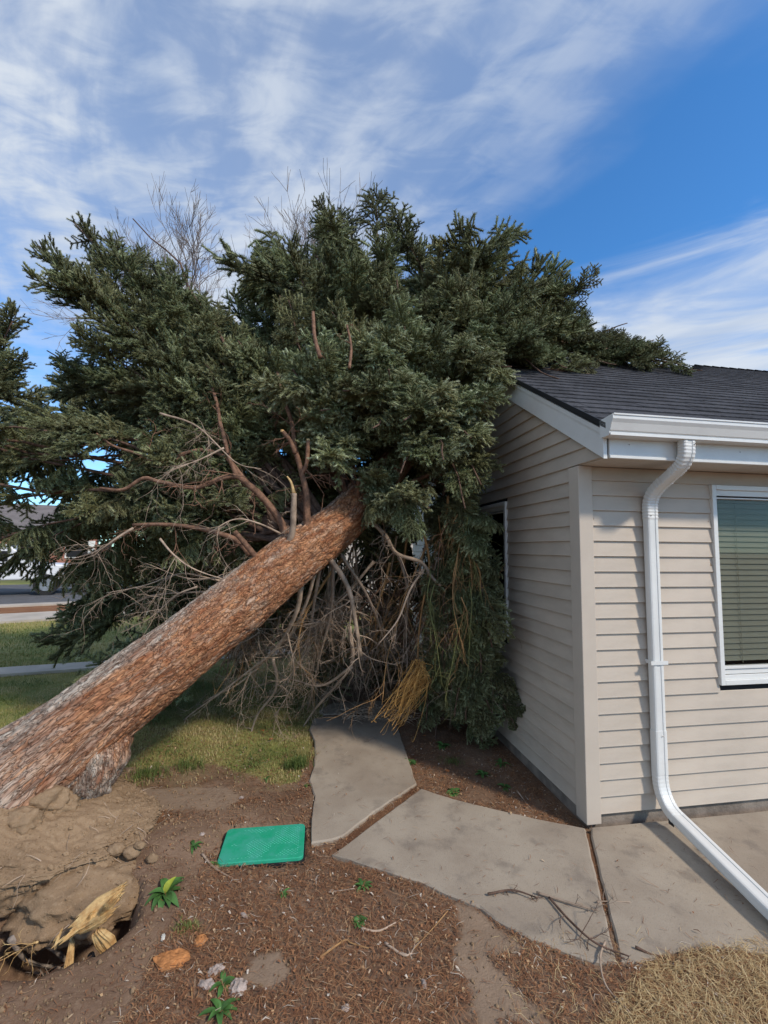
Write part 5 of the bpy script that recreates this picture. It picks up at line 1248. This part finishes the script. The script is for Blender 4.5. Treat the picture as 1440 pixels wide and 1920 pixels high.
def scatter(N, x0, x1, y0, y1, dens):
    out = []
    xs = R.uniform(x0, x1, N); ys = y0 + (y1-y0)*R.rand(N)**1.5
    for x, y in zip(xs, ys):
        if R.rand() < dens(x, y): out.append((x, y))
    return out
def litdens(x, y):
    if point_in(x, y, LIDP): return .004
    if dusty(x, y): return .04
    if abs(x) > .95*y+.3: return 0
    q = HI @ Vector((x, y, 0))
    if q.x > -.02 and q.y > -.02: return 0
    if point_in(x, y, SLAB_ALL):
        return .012
    if ((x-DC[0])/.45)**2+((y-DC[1])/.27)**2 < 1: return 0
    nn = noise.noise(Vector((x*2.1, y*2.1, 11))) + .5*noise.noise(Vector((x*7, y*7, 2)))
    bare_ = .0 if nn > -.30 else .75
    d = 1-bare_
    if x < -.95 and y < 2.9: d *= .12
    if y > 3.3 and x < -.6: d *= .35
    return d
pts = scatter(150000, -3.2, 2.2, 1.35, 4.9, litdens)
pos = np.array([(x, y, (.034 if point_in(x, y, SLAB_ALL) else gheight(x, y)+.004)) for x, y in pts]); N = len(pos)
pos[:, 2] += np.abs(R.normal(0, .004, N))
Lr = R.gamma(3.0, .009, N)+.010; tint = np.clip(.42+.16*R.normal(size=N)+.12*np.array([noise.noise(Vector((x*4, y*4, 0))) for x, y in pts]), 0, .93)
sp = R.rand(N) < .02; tint[sp] = R.uniform(.9, 1, sp.sum())
wd_ = np.where(R.rand(N) < .12, R.uniform(.004, .008, N), R.uniform(.0014, .0030, N))
big = wd_ > .004; Lr[big] *= .5
V, F, T = sticks_np(pos, R.uniform(0, 2*PI, N), R.normal(0, .12, N), Lr, wd_, tint)
lp = scatter(26000, -2.6, 2.0, 1.35, 4.2, litdens); pos = np.array([(x, y, (.036 if point_in(x, y, SLAB_ALL) else gheight(x, y)+.010)) for x, y in lp]); N2 = len(pos)
V2, F2, T2 = sticks_np(pos, R.uniform(0, 2*PI, N2), R.normal(0, .10, N2), R.uniform(.025, .075, N2), R.uniform(.0014, .0026, N2), np.clip(R.normal(.62, .2, N2), 0, 1))
cp2 = scatter(9000, -2.6, 2.0, 1.35, 4.2, lambda x, y: litdens(x, y)*.8); pos = np.array([(x, y, (.035 if point_in(x, y, SLAB_ALL) else gheight(x, y)+.007)) for x, y in cp2]); N3 = len(pos)
V3, F3, T3 = sticks_np(pos, R.uniform(0, 2*PI, N3), R.normal(0, .25, N3), R.uniform(.008, .028, N3), R.uniform(.004, .012, N3), np.clip(R.normal(.68, .25, N3), 0, 1))
F2 = np.concatenate([F2, F3+len(V2)]); V2 = np.concatenate([V2, V3]); T2 = np.concatenate([T2, T3])
F2 = F2+len(V); V = np.concatenate([V, V2]); F = np.concatenate([F, F2]); T = np.concatenate([T, T2])
tag(mob('needle_litter', V, F, M['litter'], attrs={'tint': T}), 'brown needles and bark crumbs strewn over the bare soil', 'needle litter', kind='stuff')
# soil crumbs and grit
mb_V, mb_F = [], []; oct_ = np.array([(1, 0, 0), (-1, 0, 0), (0, 1, 0), (0, -1, 0), (0, 0, 1), (0, 0, -1.)]); of = np.array([(0, 2, 4), (2, 1, 4), (1, 3, 4), (3, 0, 4), (2, 0, 5), (1, 2, 5), (3, 1, 5), (0, 3, 5)])
cp = [(x, y) for x, y in scatter(30000, -2.6, 2.0, 1.4, 4.6, lambda x, y: (0 if (abs(x) > .95*y+.3 or point_in(x, y, SLAB_ALL) or ((HI @ Vector((x, y, 0))).x > 0 and (HI @ Vector((x, y, 0))).y > 0)) else (.7 if x < -.8 and y < 3.2 else .2)))]
for i, (x, y) in enumerate(cp):
    s_ = R.gamma(2, .0018)+.0016; v = oct_*s_*R.uniform(.6, 1.3, (6, 3)) + np.array([x, y, gheight(x, y)+s_*.3]); mb_V.append(v); mb_F.append(of+6*i)
tag(mob('soil_crumbs', np.concatenate(mb_V), np.concatenate(mb_F), M['mound']), 'small crumbs of soil and grit scattered on the ground', 'soil', kind='stuff')
# grass
def blades(name, pts, hmin, hmax, wdt, tintf, m, label, cat, lean=.5, z=None):
    N = len(pts); pos = np.array([(x, y, (gheight(x, y) if (-4 < x < 4 and y < 9) else -.02)-.003) for x, y in pts])
    yaw = R.uniform(0, 2*PI, N); h = R.uniform(hmin, hmax, N); ln = np.abs(R.normal(0, lean, N))*h
    d = np.stack([np.cos(yaw), np.sin(yaw), np.zeros(N)], 1); s = np.stack([-np.sin(yaw), np.cos(yaw), np.zeros(N)], 1)*wdt/2
    up = np.array([[0, 0, 1.]])*h[:, None]
    m1 = pos + d*ln[:, None]*.3+up*.6; tip = pos + d*ln[:, None] + up*(1-.25*np.minimum(1, ln/h))[:, None]
    V = np.stack([pos-s, pos+s, m1-s*.8, m1+s*.8, tip], 1).reshape(-1, 3); o = np.arange(N)[:, None]*5
    F = np.concatenate([o+np.array([[0, 1, 3]]), o+np.array([[0, 3, 2]]), o+np.array([[2, 3, 4]])], 0)
    t = np.array([tintf(x, y) for x, y in pts]) + R.normal(0, .16, N)
    return tag(mob(name, V, F, m, attrs={'tint': np.repeat(np.clip(t, 0, 1), 5)}), label, cat, kind='stuff')
ga = [(x, y) for x, y in scatter(120000, -6.5, -.55, 3.3, 7.6, lambda x, y: 0 if point_in(x, y, SLAB_ALL) or abs(x) > .93*y+.2 else lawnness(x, y)*(1 if y > 3.9 or noise.noise(Vector((x*4, y*4, 4))) > -.1 else .35))]
ga = [g_ for g_ in ga if R.rand() < .35+.9*max(0, .5+noise.noise(Vector((g_[0]*3.5, g_[1]*3.5, 9))))]
blades('lawn_grass', ga, .014, .040, .0045, lambda x, y: .62+.9*noise.noise(Vector((x*2.4, y*2.4, 6))), M['grass'], 'patchy green and yellow lawn grass around the fallen trunk', 'grass', .7)
gb = [(R.uniform(-17, -3), R.uniform(6.5, 16)) for _ in range(60000)]
pa, pdn = Vector((*g2(0, 1168), 0)), RN
gb = [(x, y) for x, y in gb if (Vector((x, y, 0))-pa).dot(pdn) < -.05 and abs(x) < .95*y+.5 and not (0 < (Vector((x, y, 0))-Vector((*g2(0, 1267), 0))).dot(Vector((-.2, .97, 0))) < .42)]
blades('far_lawn_grass', gb, .03, .06, .012, lambda x, y: .60+.5*noise.noise(Vector((x*.7, y*.7, 6))), M['grass'], 'lawn grass between the garden path and the pavement', 'grass', .6)
def tuft(px, py, rad, N, h0, h1, label, tb):
    c = Vector(g2(px, py)); P = [(c.x+R.normal()*rad, c.y+R.normal()*rad*.8) for _ in range(N)]
    o = blades('grass_tuft', P, h0, h1, .0035, lambda x, y: tb, M['grass'], label, 'grass tuft', .6); del o['kind']; return o
tuft(556, 1440, .04, 420, .05, .11, 'dense blue-green grass tuft left of the narrow slab', .08)
tuft(280, 1455, .07, 420, .03, .07, 'green grass clump in the shade of the trunk, left of two', .12)
tuft(355, 1440, .07, 380, .03, .07, 'green grass clump right of its neighbour, in front of the dry lawn', .18)
tuft(570, 1420, .06, 300, .03, .08, 'pale dry grass clump just behind the blue-green tuft', .7)
tuft(350, 1755, .03, 160, .015, .04, 'grey-green low tuft above the orange bark pieces', .3)
tuft(848, 1432, .05, 160, .02, .05, 'thin green tuft in the bed right of the narrow slab', .15)
# straw patch, bottom right
def strawd(x, y):
    p = Vector((x, y)); a = Vector(g2(1190, 1830)); 
    if point_in(x, y, [[g2(*q) for q in [(1210, 1822), (1300, 1795), (1380, 1785), (1440, 1765), (1700, 1740), (1700, 2100), (1000, 2100), (1150, 1900)]]]): return .95
    return .04 if x > .5 and y < 2.2 else 0
sp_ = scatter(60000, .3, 2.6, 1.35, 2.4, strawd)
pos = np.array([(x, y, max(gheight(x, y), .0)+abs(R.normal(0, .014))) for x, y in sp_]); N = len(pos)
V, F, T = sticks_np(pos, R.uniform(0, 2*PI, N), R.normal(0, .35, N), R.uniform(.03, .09, N), R.uniform(.0012, .0026, N), np.clip(R.normal(.5, .28, N), 0, 1))
tag(mob('straw', V, F, M['straw'], attrs={'tint': T}), 'tangle of dry yellow straw along the near edge of the slabs', 'straw', kind='stuff')
# a few dry leaves
for i, (px, py) in enumerate([(492, 1375), (507, 1392), (640, 1302), (795, 1385), (560, 1340), (440, 1352), (838, 1452), (1190, 1530)]):
    p = G(px, py); m_ = MB(); s_ = .022
    m_.add([(-s_, 0, .004), (-s_*.3, -s_*.6, .012), (s_*.6, -s_*.4, .006), (s_, 0, .016), (s_*.5, s_*.5, .01), (-s_*.4, s_*.5, .002), (0, 0, .003)], [(k, (k+1) % 6, 6) for k in range(6)])
    o = m_.build('dry_leaf', M['leaf']); o.location = (p.x, p.y, gheight(p.x, p.y)+.012); o.rotation_euler = (.3, .2, i)
    tag(o, ['brown dry leaf among the fallen twigs left of the walk', 'curled dry leaf just right of the fallen branch tip', 'rusty leaf in the dark behind the walkway', 'pale dry leaf right of the narrow slab', 'dry leaf in the grass near the walkway end', 'dry leaf in the grass under the hanging branches', 'orange leaf in the bed by the hanging boughs', 'yellow leaf caught at the foundation under the siding'][i], 'leaf')
print('sprays', NSPR[0], 'low', len(EXTRA), 'litter', len(pts), 'grass', len(ga), len(gb), 'shingles', cnt)
